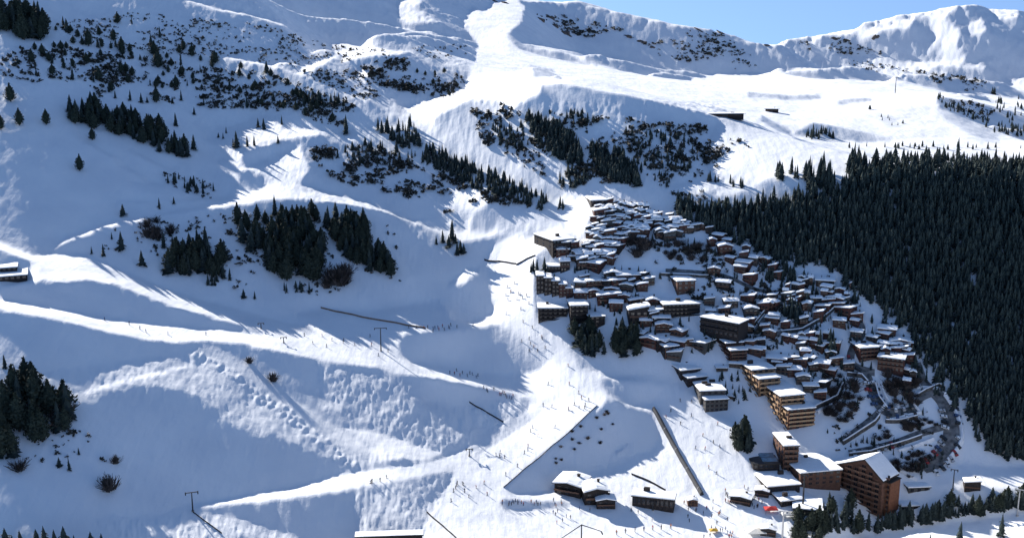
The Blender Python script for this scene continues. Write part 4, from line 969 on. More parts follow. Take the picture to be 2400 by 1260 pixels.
# -- the hotel: gable to the valley, roof slope in shade on the right
def hotel():
    c = spot(2062, 1216); D = math.hypot(c.x, c.y); ze = CAM_H + D * float(ray(2065, 1126)[1]); h = ze - c.z
    # left end of the gable wall, farther back
    ex = Vector((-.66, .751, 0)); ey = Vector((.751, .66, 0))
    s = px(c); Wd = 38.0; L = 14.0; rise = 8.0
    ctr = c + ex * Wd / 2 + ey * L / 2
    root = empty('hotel', (ctr.x, ctr.y, c.z), math.atan2(-ex.y, -ex.x)); tag(root, 'big brown hotel with a stepped gable and rows of balconies at the bottom right', 'hotel')
    # local: x along the gable (right = corner nearest), y into depth
    X, Y = Wd / 2, L / 2; px0 = X - 10.5
    mb = MB(); prof = [(-X, -9), (X, -9), (X, h), (px0, h + rise), (-X, h - 5.0)]
    mb.prism(prof, -Y, Y, 'y'); mb.build('wall', M['brown'], root)
    rf = MB()
    rf.prism([(px0 + .02, h + rise + .02), (X + .8, h - .7), (X + .8, h - .25), (px0 + .02, h + rise + .55)], -Y - .7, Y + .7, 'y')
    rf.prism([(px0 - .02, h + rise + .02), (px0 - .02, h + rise + .55), (-X - .8, h - 5.0 - .1), (-X - .8, h - 5.0 - .6)], -Y - .7, Y + .7, 'y'); rf.build('roof', M['board'], root)
    k = rise / 10.5; snow_slab(px0 + .2, X + .6, -Y - .5, Y + .6, lambda x, y: h + rise + .5 - (x - px0) * k * .985, .55, 8, 3).build('roof_snow', M['roofsnow'], root)
    k2 = (rise + 5.0) / (Wd - 10.5); snow_slab(-X - .6, px0 - .2, -Y - .5, Y + .6, lambda x, y: h + rise + .5 + (x - px0) * k2 * .985, .55, 8, 4).build('roof_snow', M['roofsnow'], root)
    FH = 2.75; nf = int((h + 6) / FH)
    for f in range(nf + 4):
        z = -1 + f * FH; top = z + FH
        for i in range(9):
            x0 = -X + .8 + i * (Wd - 1.6) / 9; x1 = x0 + (Wd - 1.6) / 9; xm = (x0 + x1) / 2
            lim = h + rise - (xm - px0) * k if xm > px0 else h + rise + (xm - px0) * k2
            if top > lim - .6: continue
            if (i * 3 + f) % 7 != 3: add_window(root, xm, -Y, z + .75, (x1 - x0) * .5, 1.55)
            if (f < 12):
                m = MB(); sh = .25 * ((i + f) % 2); m.box(x0 + .15, x1 - .1, -Y - 1.5 - sh, -Y - .15, z + .45, z + .6); m.box(x0 + .15, x1 - .1, -Y - 1.62 - sh, -Y - 1.48 - sh, z + .602, z + 1.5); m.build('balcony', M['balc'], root)
    # right hand wing in orange boards
    m = MB(); m.box(X - 7.5, X + 2.5, -Y + 3.5, Y - 1, -9, h - 1.4); m.build('side_wing', M['orange'], root)
    m = MB(); m.box(X + .6, X + 3.0, -Y + 3.0, Y - .8, h - 1.38, h - 1.0); m.build('wing_roof', M['board'], root)
    for f in range(2, nf):
        z = -1 + f * FH
        m = MB(); m.box(X + .3, X + 2.3, -Y + 2.4, -Y + 3.35, z + .3, z + .45); m.box(X + .3, X + 2.3, -Y + 2.3, -Y + 2.42, z + .452, z + 1.3); m.build('balcony', M['balc'], root)
        add_window(root, X + 1.3, -Y + 3.5, z + .8, 1.2, 1.4)
        for yy in (-3, 1.5): add_window(root, X, yy, z + .8, 1.3, 1.4, math.pi / 2) if f < nf - 2 and yy < -Y + 3.2 else None
hotel()

# -- restaurant and sheds at the piste foot
def lodge(name, label, u, v, wpx, hpx, rz, dpx, wall='timber', cat='restaurant'):
    o = chalet(u, v, wpx, hpx, label, None, 'front', wall, rz, dpx); o.name = name; o['category'] = cat; return o
lodge('mountain_restaurant', 'dark restaurant with a broad snowy roof at the foot of the central bank', 1340, 1136, 74, 26, -.35, 60)
lodge('mountain_restaurant', 'second dark restaurant roof, right of the broad one, sloping to the front', 1392, 1150, 64, 32, .25, 46)
lodge('mountain_restaurant', 'low dark restaurant annex in front of the second roof', 1418, 1172, 50, 20, .15, 30)
lodge('terrace_hut', 'dark hut on the crowded terrace at the foot of the white piste', 1738, 1166, 54, 16, -.2, 34, 'timber', 'hut')
lodge('terrace_hut', 'small dark hut beside the crowded terrace, nearer the notched block', 1786, 1150, 36, 14, -.1, 24, 'timber', 'hut')
lodge('ticket_hut', 'small brown hut at the lower end of the conveyor lift', 1622, 1172, 26, 14, .2, 18, 'brown', 'hut')
lodge('terrace_hut', 'small dark hut at the bottom edge beside the wide pale pavilion', 1800, 1240, 40, 16, 0, 24, 'timber', 'hut')
block('ski_lift_station', 'long low dark lift station with snowy roof at the bottom of the white piste', (1482, 1160), (1578, 1170), (1500, 1148), 1184, 'timber', 1, 9, 2, cat='lift station', stacks=2, mind=8)
block('ski_lift_station', 'dark flat lift station roof cut by the bottom edge of the picture', (834, 1256), (988, 1251), (838, 1249), 1296, 'timber', 1, 8, 2, cat='lift station', stacks=0, snow=.25, mind=4)
block('ski_lift_station', 'small dark station with snowy roof at the left edge, front one', (-20, 650), (56, 644), (-20, 634), 660, 'timber', 1, 6, 2, cat='lift station', stacks=0)
block('ski_lift_station', 'small station roof at the left edge, behind the front one', (-20, 630), (34, 626), (-14, 618), 638, 'timber', 1, 5, 2, cat='lift station', stacks=0, mind=5)
chalet(2276, 1131, 40, 20, 'dark wooden lift hut on the lit field right of the hotel', None, 'mono', 'timber', .2, 24)
chalet(1698, 268, 100, 7, 'long low dark building on the sunlit plateau', None, 'mono', 'timber', 0, 22)
chalet(1809, 256, 34, 7, 'small dark lift building right of the long one on the plateau', None, 'side', 'timber', 0, 18)

# -- chalets of the upper village, written in rows from the back to the front
rc = random.Random(12)
def row(desc, group, items, fu=1.0, ou=0, ov=0, style=None, walls=('timber', 'redwood', 'grey', 'redwood', 'brown'), hp=(11, 17)):
    items = sorted(items); n = len(items)
    for i, it in enumerate(items):
        X, Y, w = it[:3]; u = ou + X * fu; v = ov + Y * fu; w = w * fu
        where = 'leftmost' if i == 0 else 'rightmost' if i == n - 1 else ORD[i] + ' from the left'
        chalet(u, v + w * .12, w * 1.16, (it[3] * fu if len(it) > 3 else rc.uniform(*hp)) * 1.15, 'chalet, %s in %s' % (where, desc), group, style or rc.choice(('side', 'side', 'mono', 'front')), rc.choice(walls), rc.uniform(-.5, .3), w * rc.uniform(.6, .9))
S6 = 1 / 6
row('the topmost row of the upper village', 'chalets of the topmost village row', [(1260, 170, 80), (1370, 200, 110), (1430, 225, 110), (1600, 230, 100), (1690, 240, 90), (1760, 250, 80)], S6, 1220, 440)
row('the second row of the upper village', 'chalets of the second village row', [(1150, 290, 110), (1290, 255, 150), (1430, 292, 130), (1520, 325, 120), (1660, 300, 100), (1740, 320, 90), (1810, 335, 90), (1860, 355, 90)], S6, 1220, 440)
row('the third row of the upper village', 'chalets of the third village row', [(1380, 385, 170), (1480, 420, 120), (1570, 365, 130), (1660, 385, 130), (1770, 420, 120), (1890, 412, 130), (2030, 412, 160), (2180, 432, 140)], S6, 1220, 440)
row('the fourth row of the upper village', 'chalets of the fourth village row', [(1230, 455, 190), (1130, 430, 90), (1620, 490, 90), (1710, 512, 90), (1560, 540, 110), (1800, 490, 100), (2190, 490, 90), (2290, 512, 90), (2380, 555, 80), (2080, 470, 100)], S6, 1220, 440)
row('the fifth row of the upper village', 'chalets of the fifth village row', [(975, 550, 120), (1045, 515, 90), (1130, 545, 120), (1145, 610, 120), (1035, 600, 90), (1040, 660, 110), (1370, 640, 130), (1490, 645, 90), (1590, 610, 130), (1670, 590, 120), (1740, 575, 140), (1950, 590, 130)], S6, 1220, 440)
row('the sixth row of the upper village', 'chalets of the sixth village row', [(1200, 700, 150), (1360, 715, 120), (1120, 800, 150), (1240, 765, 140), (1350, 795, 110), (920, 800, 110), (1010, 840, 120)], S6, 1220, 440, walls=('timber', 'redwood'))
row('the front row of the upper village', 'chalets of the front row of the upper village', [(830, 925, 130), (950, 930, 120), (860, 1000, 150), (980, 995, 120), (1080, 900, 120), (1180, 925, 130), (1270, 950, 100), (620, 1025, 130)], S6, 1220, 440, walls=('timber', 'redwood'), hp=(14, 22))
row('the row under the edge of the forest', 'chalets under the forest edge', [(20, 300, 60), (80, 320, 70), (125, 312, 60), (190, 340, 50), (255, 385, 80), (315, 420, 60)], 1 / 3, 1600, 420, hp=(9, 13))
row('the top knot of small chalets at right', 'small chalets in the right top knot', [(600, 290, 90), (560, 345, 80), (500, 390, 90), (580, 405, 90), (650, 340, 70), (710, 300, 70), (390, 410, 60), (360, 475, 80)], S6, 1780, 600)
row('the middle knot of small chalets at right', 'small chalets in the right middle knot', [(565, 510, 100), (660, 508, 90), (430, 555, 100), (450, 615, 130), (690, 655, 90), (540, 590, 70)], S6, 1780, 600)
chalet(1933, 658, 46, 16, 'chalet with the largest bright roof at the forest edge on the right', None, 'side', 'timber', 0, 30)
row('the steps below the large forest edge chalet', 'small chalets below the forest edge chalet', [(950, 420, 150), (910, 485, 90), (995, 500, 80), (960, 600, 170), (1130, 455, 130), (1225, 525, 70), (1225, 595, 70), (1100, 560, 80), (1290, 380, 50)], S6, 1780, 600)
row('the low row left of the parking bend', 'small chalets left of the parking bend', [(150, 1045, 150), (370, 1110, 110), (480, 1130, 120), (590, 1090, 90), (600, 1155, 130), (710, 1090, 110), (760, 1175, 100), (825, 1090, 80), (940, 1080, 80)], S6, 1780, 600)
chalet(1966, 751, 32, 18, 'single chalet with a bright roof between two roads at the right', None, 'side', 'brown', 0, 22)
row('the top pair by the forest', 'chalets of the right hand group', [(1070, 40, 230), (1030, 110, 170)], S6, 1900, 760, style='side')
row('the right hand chalet group beside the forest', 'chalets of the right hand group', [(1240, 205, 260), (1190, 330, 160), (1345, 350, 110), (1040, 340, 120), (1140, 445, 100), (1260, 485, 120), (1350, 630, 90), (1430, 660, 90), (1345, 780, 100)], S6, 1900, 760, walls=('redwood', 'timber'), hp=(12, 18))
chalet(1673, 630, 32, 16, 'chalet with a hipped looking bright roof on the open snow, left of two', None, 'front', 'brown', 0, 24)
chalet(1738, 625, 32, 16, 'red brown chalet with a bright roof on the open snow, right of two', None, 'side', 'redwood', -.2, 40)
chalet(1758, 648, 30, 18, 'red brown annex stepping down behind the right hand open snow chalet', None, 'mono', 'redwood', -.5, 24)
chalet(1696, 662, 36, 18, 'dark chalet with a long bright roof below the two open snow chalets', None, 'side', 'timber', -.2, 24)
chalet(1494, 727, 54, 30, 'dark chalet with a bright slanting roof in the village middle, above the long block', None, 'mono', 'timber', .2, 30)
chalet(1531, 736, 24, 20, 'small dark chalet right of the slanting roof in the village middle', None, 'mono', 'timber', .2, 20)
chalet(1541, 748, 22, 14, 'small dark chalet below and right of the slanting roof', None, 'mono', 'grey', .2, 20)
chalet(1665, 728, 26, 12, 'small snowy chalet on the bank right of the wavy roofed block', None, 'side', 'timber', 0, 18)
chalet(1479, 658, 18, 14, 'tiny chalet between the red brown pair and the brown hall', None, 'mono', 'timber', .3, 14)
chalet(1499, 668, 24, 14, 'small dark chalet with a curved looking roof left of the brown hall', None, 'mono', 'timber', .3, 18)
chalet(1366, 680, 26, 12, 'small chalet with a bright roof below the red brown pair', None, 'mono', 'grey', .2, 26)
chalet(1432, 644, 34, 12, 'chalet with a bright roof behind the red brown pair', None, 'side', 'redwood', -.1, 24)
chalet(1800, 776, 28, 14, 'chalet with a bright pointed roof above the small right hand row', None, 'front', 'timber', 0, 24)
chalet(1690, 862, 30, 8, 'low snow laden roof between the grey block and the tan row', None, 'side', 'grey', .2, 24)
chalet(1722, 852, 30, 10, 'low snowy roof under the red brown village middle block', None, 'side', 'grey', 0, 18)
chalet(1820, 848, 26, 12, 'small bright roof behind the farthest tan apartment', None, 'side', 'grey', 0, 18)
chalet(1712, 928, 26, 6, 'low annex roof right of the grey piste side block', None, 'side', 'grey', -.3, 20)

def infill(desc, group, poly, n, w0, w1, gap, walls=('timber', 'redwood', 'redwood', 'brown', 'grey'), hp=(12, 20)):
    r = random.Random(n * 7 + int(poly[0][0])); pts_ = scatter(poly, n, gap, r); pts_.sort(key=lambda q: (round(q[1] / 14), q[0]))
    for i, (u, v) in enumerate(pts_):
        w = r.uniform(w0, w1) * (1.45 if r.random() < .22 else 1)
        chalet(u, v, w, r.uniform(*hp), 'dark %s chalet packed between the others %s' % ({'timber': 'timber', 'redwood': 'red brown', 'grey': 'grey', 'brown': 'brown'}[(wl := r.choice(walls))], desc), group + ', ' + {'timber': 'timber', 'redwood': 'red brown', 'grey': 'grey', 'brown': 'brown'}[wl], r.choice(('side', 'mono', 'mono', 'front')), wl, r.uniform(-.6, .3), w * r.uniform(.6, .9))
infill('in the upper village', 'packed chalets of the upper village', [(1400, 480), (1470, 475), (1620, 520), (1600, 545), (1500, 560), (1420, 590), (1380, 560)], 46, 20, 32, 14)
infill('at the top of the piste', 'packed chalets at the top of the piste', [(1300, 575), (1370, 560), (1450, 570), (1450, 610), (1380, 622), (1330, 610)], 16, 26, 38, 17)
infill('below the upper village', 'packed chalets below the upper village', [(1350, 640), (1480, 625), (1540, 660), (1500, 690), (1440, 705), (1360, 705)], 14, 26, 42, 20)
infill('around the long dark block', 'packed chalets around the long block', [(1420, 705), (1540, 690), (1570, 760), (1640, 790), (1650, 850), (1600, 840), (1480, 770)], 16, 28, 48, 24)
infill('right of the wavy roofed block', 'packed chalets right of the wavy roofed block', [(1640, 690), (1800, 690), (1830, 760), (1780, 830), (1690, 760)], 15, 24, 40, 24)
infill('near the right hand group', 'packed chalets near the right hand group', [(1950, 690), (1990, 700), (2050, 790), (2130, 800), (2150, 850), (2110, 860), (2000, 790)], 14, 20, 34, 18)
infill('behind the tan apartment row', 'packed chalets behind the tan row', [(1750, 800), (1850, 800), (1930, 880), (1920, 930), (1860, 880)], 12, 24, 38, 22)

infill('on the slope above the bend', 'packed chalets above the bend', [(1840, 790), (1960, 800), (2000, 860), (1930, 870)], 10, 22, 34, 24)
infill('along the forest edge of the village', 'packed chalets at the forest edge', [(1640, 545), (1720, 560), (1840, 625), (1820, 650), (1700, 600)], 10, 18, 28, 22)
infill('beside the middle village road', 'packed chalets beside the middle road', [(1780, 690), (1900, 690), (1960, 740), (1880, 770), (1800, 760)], 12, 20, 30, 20)
# ------------------------------------------------------------------ roads, cars, lifts, fences, people
M['asphalt'] = mat('wet_asphalt', (.055, .056, .058), .7, 0, .35, .1, color2=(.24, .235, .23))
def drape(name, pts_px, wpx, lift, m, label, cross=5, hump=None):
    """a band lying on the ground along a line of photograph pixels"""
    P = [spot(*q) for q in pts_px]; P = [p for p in P if p is not None]
    Q = []
    for a, b in zip(P, P[1:]):
        n = max(2, int((b - a).length / 2.0))
        Q += [a.lerp(b, i / n) for i in range(n)]
    Q.append(P[-1])
    for _ in range(6): Q = [Q[0]] + [(Q[i - 1] + Q[i] * 2 + Q[i + 1]) / 4 for i in range(1, len(Q) - 1)] + [Q[-1]]
    mb = MB(); r = random.Random(len(Q))
    wv = np.interp(np.linspace(0, 1, len(Q)), np.linspace(0, 1, len(np.atleast_1d(wpx))), np.atleast_1d(wpx)) if np.ndim(wpx) else [wpx] * len(Q)
    for i, p in enumerate(Q):
        d = (Q[min(i + 1, len(Q) - 1)] - Q[max(i - 1, 0)]); d.z = 0; d.normalize(); s = Vector((d.y, -d.x, 0)); w = wv[i] * px(p)
        j0 = r.uniform(.8, 1.2)
        for k in range(cross):
            f = k / (cross - 1) - .5; q = p + s * f * w; z = ground(q.x, q.y) + lift
            if hump: z += hump * (1 - (2 * f) ** 2) * j0 - (.5 if k in (0, cross - 1) else 0)
            mb.v.append((q.x, q.y, z))
    for i in range(len(Q) - 1):
        for k in range(cross - 1):
            a = i * cross + k; mb.f.append((a, a + 1, a + cross + 1, a + cross)); mb.m.append(0)
    o = mb.build(name, m, None, smooth=True); o['kind'] = 'structure'; o['label'] = label
    return Q
R1 = drape('road', [(2003, 700), (1992, 722), (2000, 740), (2018, 756), (2026, 775), (2014, 795), (2000, 812), (1990, 835), (1995, 855), (2020, 868), (2050, 874)], 17, .3, M['asphalt'], 'grey road winding down the right side of the village')
R2 = drape('road', [(2025, 868), (2036, 890), (2044, 915), (2052, 940), (2064, 962), (2090, 972), (2130, 968), (2150, 962)], 22, .32, M['asphalt'], 'parking road curving below the right hand chalets')
R3 = drape('road', [(2150, 850), (2160, 880), (2165, 905), (2185, 915), (2205, 930), (2218, 955), (2228, 985), (2232, 1015), (2224, 1045), (2208, 1070), (2190, 1092), (2165, 1102)], [16, 20, 30, 34, 36, 34, 26, 18], .34, M['asphalt'], 'wide road with parked cars along the forest foot')
R4 = drape('road', [(2062, 964), (2045, 980), (2020, 1000), (1995, 1018), (1968, 1034)], 13, .36, M['asphalt'], 'road slanting down from the parking bend to the flat roof')
R5 = drape('road', [(2215, 1000), (2185, 1008), (2150, 1018), (2110, 1034), (2070, 1046), (2030, 1056), (1990, 1062)], 14, .38, M['asphalt'], 'lower road with parked cars below the bend')
R6 = drape('road', [(1965, 700), (1900, 760), (1850, 775), (1800, 790), (1765, 792)], 11, .3, M['asphalt'], 'narrow road through the village middle')
R7 = drape('road', [(1858, 690), (1830, 706), (1808, 728), (1785, 756), (1768, 782)], 11, .33, M['asphalt'], 'steep narrow road right of the open village snow')
R8 = drape('road', [(1560, 634), (1640, 638), (1700, 646), (1770, 680), (1840, 690)], 9, .3, M['asphalt'], 'narrow road below the open snow of the upper village')
R9 = drape('road', [(2140, 958), (2150, 935), (2175, 925), (2195, 918)], 14, .36, M['asphalt'], 'short link road beside the round bend')
M['bank'] = mat('ploughed_snow', (.74, .75, .77), .75, .06, .8, .4)
for pts_, w, hgt in (([(2215, 926), (2236, 955), (2248, 985), (2258, 1012), (2254, 1038), (2238, 1062), (2220, 1082)], 11, 1.9), ([(1946, 966), (1962, 948), (1975, 938), (1979, 905)], 8, 1.6), ([(2066, 898), (2073, 932), (2096, 956)], 8, 1.6), ([(2140, 928), (2136, 945), (2146, 958), (2160, 968)], 7, 1.5), ([(2085, 985), (2120, 978), (2160, 968)], 7, 1.4),
                      ([(2105, 1058), (2150, 1044), (2188, 1030)], 7, 1.4), ([(1990, 735), (2022, 745), (2036, 768), (2028, 786)], 8, 1.6), ([(2148, 912), (2175, 905), (2200, 912)], 7, 1.4), ([(1915, 968), (1935, 955), (1950, 950)], 7, 1.4), ([(1985, 690), (1988, 706), (1992, 720)], 6, 1.4), ([(2095, 1090), (2120, 1110), (2150, 1125)], 8, 1.5)):
    drape('snow_bank', pts_, w, .1, M['bank'], 'ploughed snow bank along a village road', 7, hgt)

# cars
M['tyre'] = mat('tyre_rubber', (.015, .015, .016), .85, .2, 5)
CARCOL = {'dark grey': (.035, .037, .04), 'silver': (.38, .39, .41), 'white': (.66, .67, .68), 'blue': (.04, .075, .16), 'red': (.28, .03, .025), 'black': (.014, .014, .016)}
def car_model(cname):
    pm = mat('car_paint_' + cname.replace(' ', '_'), CARCOL[cname], .3, .08, 1.5, spec=.5)
    root = empty('parked_car'); m = MB()
    m.prism([(-2.1, .35), (2.1, .35), (2.15, .6), (2.05, .85), (1.1, .98), (-1.95, 1.0), (-2.12, .8)], -.86, .86, 'y')
    m.build('body', pm, root)
    m = MB(); m.prism([(-1.85, 1.001), (1.0, 1.0), (.35, 1.42), (-1.5, 1.42)], -.76, .76, 'y'); m.build('cabin', M['glass'], root)
    m = MB(); m.box(-1.5, .32, -.72, .72, 1.423, 1.48); m.build('roof', pm, root)
    for x in (-1.32, 1.32):
        for y in (-.8, .8):
            m = MB(); m.tube((x, y - .1, .33), (x, y + .1, .33), .33, .33, 10); m.build('wheel', M['tyre'], root)
    for y in (-.6, .6):
        m = MB(); m.box(2.1, 2.17, y - .17, y + .17, .62, .74); m.build('headlight', M['metal'], root)
    stash(root); return root
CARS = {k: car_model(k) for k in CARCOL}
rcar = random.Random(4)
def park(Q, step, offs, rel, desc, group, i0=3, i1=None, skip=.05):
    """cars along a road: offs sideways (m), rel = angle to the road"""
    L = 0
    for i in range(i0, (i1 or len(Q)) - 1):
        L += (Q[i + 1] - Q[i]).length
        if L < step: continue
        L = 0
        if rcar.random() < skip: continue
        d = Q[i + 1] - Q[i - 1]; d.z = 0; d.normalize(); s = Vector((d.y, -d.x, 0)); q = Q[i] + s * offs
        c = rcar.choice(list(CARCOL)); o = copy_tree(CARS[c]); z = ground(q.x, q.y)
        f = Vector((d.x * math.cos(rel) - d.y * math.sin(rel), d.x * math.sin(rel) + d.y * math.cos(rel), 0)); r_ = Vector((f.y, -f.x, 0))
        zf = ground(q.x + f.x * 1.4, q.y + f.y * 1.4) - ground(q.x - f.x * 1.4, q.y - f.y * 1.4); zs = ground(q.x + r_.x * .8, q.y + r_.y * .8) - ground(q.x - r_.x * .8, q.y - r_.y * .8)
        X = Vector((f.x, f.y, zf / 2.8)).normalized(); Z = X.cross(Vector((-r_.x, -r_.y, -zs / 1.6))).normalized(); Y = Z.cross(X)
        o.matrix_world = Matrix.Translation((q.x, q.y, z + .4)) @ Matrix((X, Y, Z)).transposed().to_4x4()
        tag(o, '%s car parked %s' % (c, desc), 'car', '%s cars parked %s' % (c, desc))
park(R3, 2.5, -4.2, 1.3, 'on the forest side of the wide road', '', 14); park(R3, 3.2, 3.4, 1.5, 'on the village side of the wide road', '', 14, None, .1)
park(R2, 2.6, 2.4, 1.4, 'along the parking road below the chalets', '', 3); park(R2, 3.4, -2.3, 1.6, 'along the outer edge of the parking road', '', 3, None, .1)
park(R5, 2.7, -1.2, 1.4, 'along the lower road', '', 12, None, .08); park(R1, 7, 1.2, .05, 'beside the road at the forest edge', '', 6, None, .3); park(R4, 6, 1.0, .05, 'on the slanting road', '', 4, None, .4)

def line_of(pts_px, step):
    P = [spot(*q) for q in pts_px]; Q = []
    for a, b in zip(P, P[1:]):
        n = max(1, int((b - a).length / step)); Q += [a.lerp(b, i / n) for i in range(n)]
    Q.append(P[-1]); return [Vector((q.x, q.y, ground(q.x, q.y))) for q in Q]
# retaining walls on the road banks
def retaining(pts_px, h, label):
    Q = line_of(pts_px, 2.0); root = empty('retaining_wall', Q[0]); m = MB(); c = MB()
    for a, b in zip(Q, Q[1:]):
        a = a - Q[0]; b = b - Q[0]; d = (b - a); d.z = 0; s = Vector((d.y, -d.x, 0)).normalized() * .3; dn = Vector((0, 0, -2.5)); up = Vector((0, 0, h))
        for p0, p1, p2, p3 in ((a + s + dn, b + s + dn, b + s + up, a + s + up), (b - s + dn, a - s + dn, a - s + up, b - s + up)): m.face([p0, p1, p2, p3])
        t = s * 1.5; u2 = up + Vector((0, 0, .45))
        c.face([a + t + up, b + t + up, b + s * .6 + u2, a + s * .6 + u2]); c.face([a + s * .6 + u2, b + s * .6 + u2, b - s * .6 + u2, a - s * .6 + u2]); c.face([a - s * .6 + u2, b - s * .6 + u2, b - t + up, a - t + up]); c.face([a + t + up, a - t + up, b - t + up, b + t + up])
    m.build('wall', M['stone'], root); c.build('snow_cap', M['bank'], root); tag(root, label, 'retaining wall')
M['stone'] = mat('dark_stone', (.05, .048, .046), .9, 0, .8, .4, color2=(.12, .11, .10))
retaining([(1905, 962), (1930, 950), (1962, 934), (1975, 905)], 2.4, 'stone retaining wall under the bent snow bank behind the tan row')
retaining([(2052, 905), (2060, 935), (2080, 962)], 2.2, 'stone retaining wall on the inner side of the parking road')
retaining([(1975, 1042), (2010, 1020), (2050, 994), (2062, 978)], 2.4, 'long stone retaining wall below the slanting road')
retaining([(1990, 1070), (2040, 1064), (2100, 1046), (2160, 1026)], 2.2, 'long stone retaining wall below the lower road')
retaining([(2075, 990), (2110, 990), (2150, 980)], 2.0, 'short stone retaining wall under the round bend')
retaining([(1985, 880), (2020, 884), (2034, 900)], 2.2, 'stone retaining wall where the forest edge road meets the parking road')
retaining([(1830, 782), (1880, 776), (1930, 748), (1962, 720)], 2.0, 'stone retaining wall along the village middle road')
retaining([(1760, 770), (1785, 740), (1812, 712)], 1.8, 'stone retaining wall along the steep narrow road')
retaining([(2150, 930), (2170, 918), (2200, 905), (2215, 912)], 2.0, 'stone retaining wall above the round bend by the forest')
retaining([(1545, 645), (1600, 648), (1660, 650)], 1.6, 'low stone retaining wall below the upper village road')
# lift pylons
def pylon(u, v, hpx, label, arm=.55, grey='darkmetal', head='T', tilt=0.0):
    p = spot(u, v); h = hpx * px(p) / .95; root = empty('lift_pylon', p, -math.atan2(p.x, p.y) + tilt)
    r = max(.28, .022 * h)
    m = MB(); m.tube((0, 0, -1.5), (0, 0, h), r * 1.3, r * .8, 10); mast = m.build('mast', M[grey], root)
    m = MB(); m.box(-r * 2, r * 2, -r * 2, r * 2, -.6, .35); m.build('footing', M['concrete'], root)
    a = max(1.6, h * arm * .5); t = max(.16, .012 * h)
    if head == 'T':
        m = MB(); m.box(-a, a, -t, t, h + .01, h + 2.2 * t); m.build('cross_arm', M[grey], root)
    else:
        m = MB(); m.tube((0, 0, h - t), (-a, -a * .2, h - a * .55), t * 1.3, t, 6); m.build('cross_arm', M[grey], root)
        m = MB(); m.tube((0, 0, h - t), (a, -a * .2, h - a * .35), t * 1.3, t, 6); m.build('cross_arm', M[grey], root)
    for sx in (-1, 1):
        zz = h + .1 if head == 'T' else h - a * (.6 if sx < 0 else .4)
        m = MB(); yo = 0 if head == 'T' else -a * .2; m.box(sx * a - t, sx * a + t, yo - 1.3, yo + 1.3, zz - .55, zz - .15)
        for k in range(4): m.tube((sx * a - t * 1.6, yo - 1.05 + .7 * k, zz - .2), (sx * a + t * 1.6, yo - 1.05 + .7 * k, zz - .2), .22, .22, 8)
        m.build('sheave_train', M[grey], root)
    m = MB()
    for k in range(int(h / .8)): m.box(-.22, .22, -r * 1.35 - .06, -r * 1.3, .6 + k * .8, .66 + k * .8)
    m.build('ladder', M[grey], mast)
    return tag(root, label, 'lift pylon')
pylon(893, 822, 52, 'tall lift pylon with a wide cross arm on the lit piste junction', .5)
pylon(452, 1197, 44, 'lift pylon on the sunlit edge of the lowest left track, casting a long shadow', .6)
pylon(2098, 218, 34, 'thin lift pylon on the sunlit plateau at the upper right', .2)
pylon(1832, 1285, 88, 'grey lift pylon rising from the bottom edge left of the hotel', .12, 'metal')
pylon(2384, 1208, 62, 'grey lift pylon with a small head near the bottom right edge', .3, 'metal')
pylon(2233, 1146, 46, 'thin dark lift pylon on the lit field right of the hotel', .3)
pylon(1881, 1192, 80, 'tall dark pole at the corner of the big flat roofed building', .1)
pylon(1362, 1300, 74, 'dark lift pylon with drooping arms at the bottom centre', 1.2, 'darkmetal', 'V', .2)
pylon(1530, 1195, 20, 'short lift mast in front of the long low lift station', .7)
pylon(1100, 1068, 16, 'small lift pylon at the end of the terraced piste edge', .5)
pylon(612, 770, 12, 'very small lift mast beside the upper left piste', .6)
pylon(665, 803, 12, 'very small lift mast where the two left pistes meet', .6)
pylon(1700, 712, 22, 'thin mast on the shaded snow in the village middle', .3, 'metal')

# conveyor lift, fences
M['slat'] = mat('brown_slat_fence', (.20, .14, .10), .9, .3, 2)
M['net'] = mat('dark_fence_mesh', (.045, .040, .042), .9, .3, 3)
def conveyor():
    Q = line_of([(1532, 960), (1570, 1028), (1608, 1096), (1645, 1160)], 2.0); root = empty('conveyor_lift', Q[0]); m = MB(); b = MB(); prof = [(-.95, -.6), (-.95, 1.0), (-.6, 1.75), (0, 2.0), (.6, 1.75), (.95, 1.0), (.95, -.6)]
    R_ = []
    for i, q in enumerate(Q):
        d = Q[min(i + 1, len(Q) - 1)] - Q[max(i - 1, 0)]; d.z = 0; d.normalize(); s = Vector((d.y, -d.x, 0)); R_.append([q - Q[0] + s * a + Vector((0, 0, z)) for a, z in prof])
    for a, c in zip(R_, R_[1:]):
        for k in range(len(prof) - 1): m.face([a[k], a[k + 1], c[k + 1], c[k]])
    for e in (R_[0], R_[-1]): m.face(e)
    m.build('tunnel', M['darkmetal'], root)
    for i in range(0, len(Q), 4):
        d = Q[min(i + 1, len(Q) - 1)] - Q[max(i - 1, 0)]; d.z = 0; d.normalize(); s = Vector((d.y, -d.x, 0)); o = Q[i] - Q[0]
        if i % 8 == 0:
            m = MB()
            pr = [o + s * a * 1.06 + Vector((0, 0, z * 1.04)) for a, z in prof]; p2 = [q + d * .25 for q in pr]
            for k in range(len(prof) - 1): m.face([pr[k], pr[k + 1], p2[k + 1], p2[k]])
            m.build('hoop', M['metal'], root)
    tag(root, 'long dark covered conveyor lift running straight down the white piste', 'conveyor lift')
conveyor()
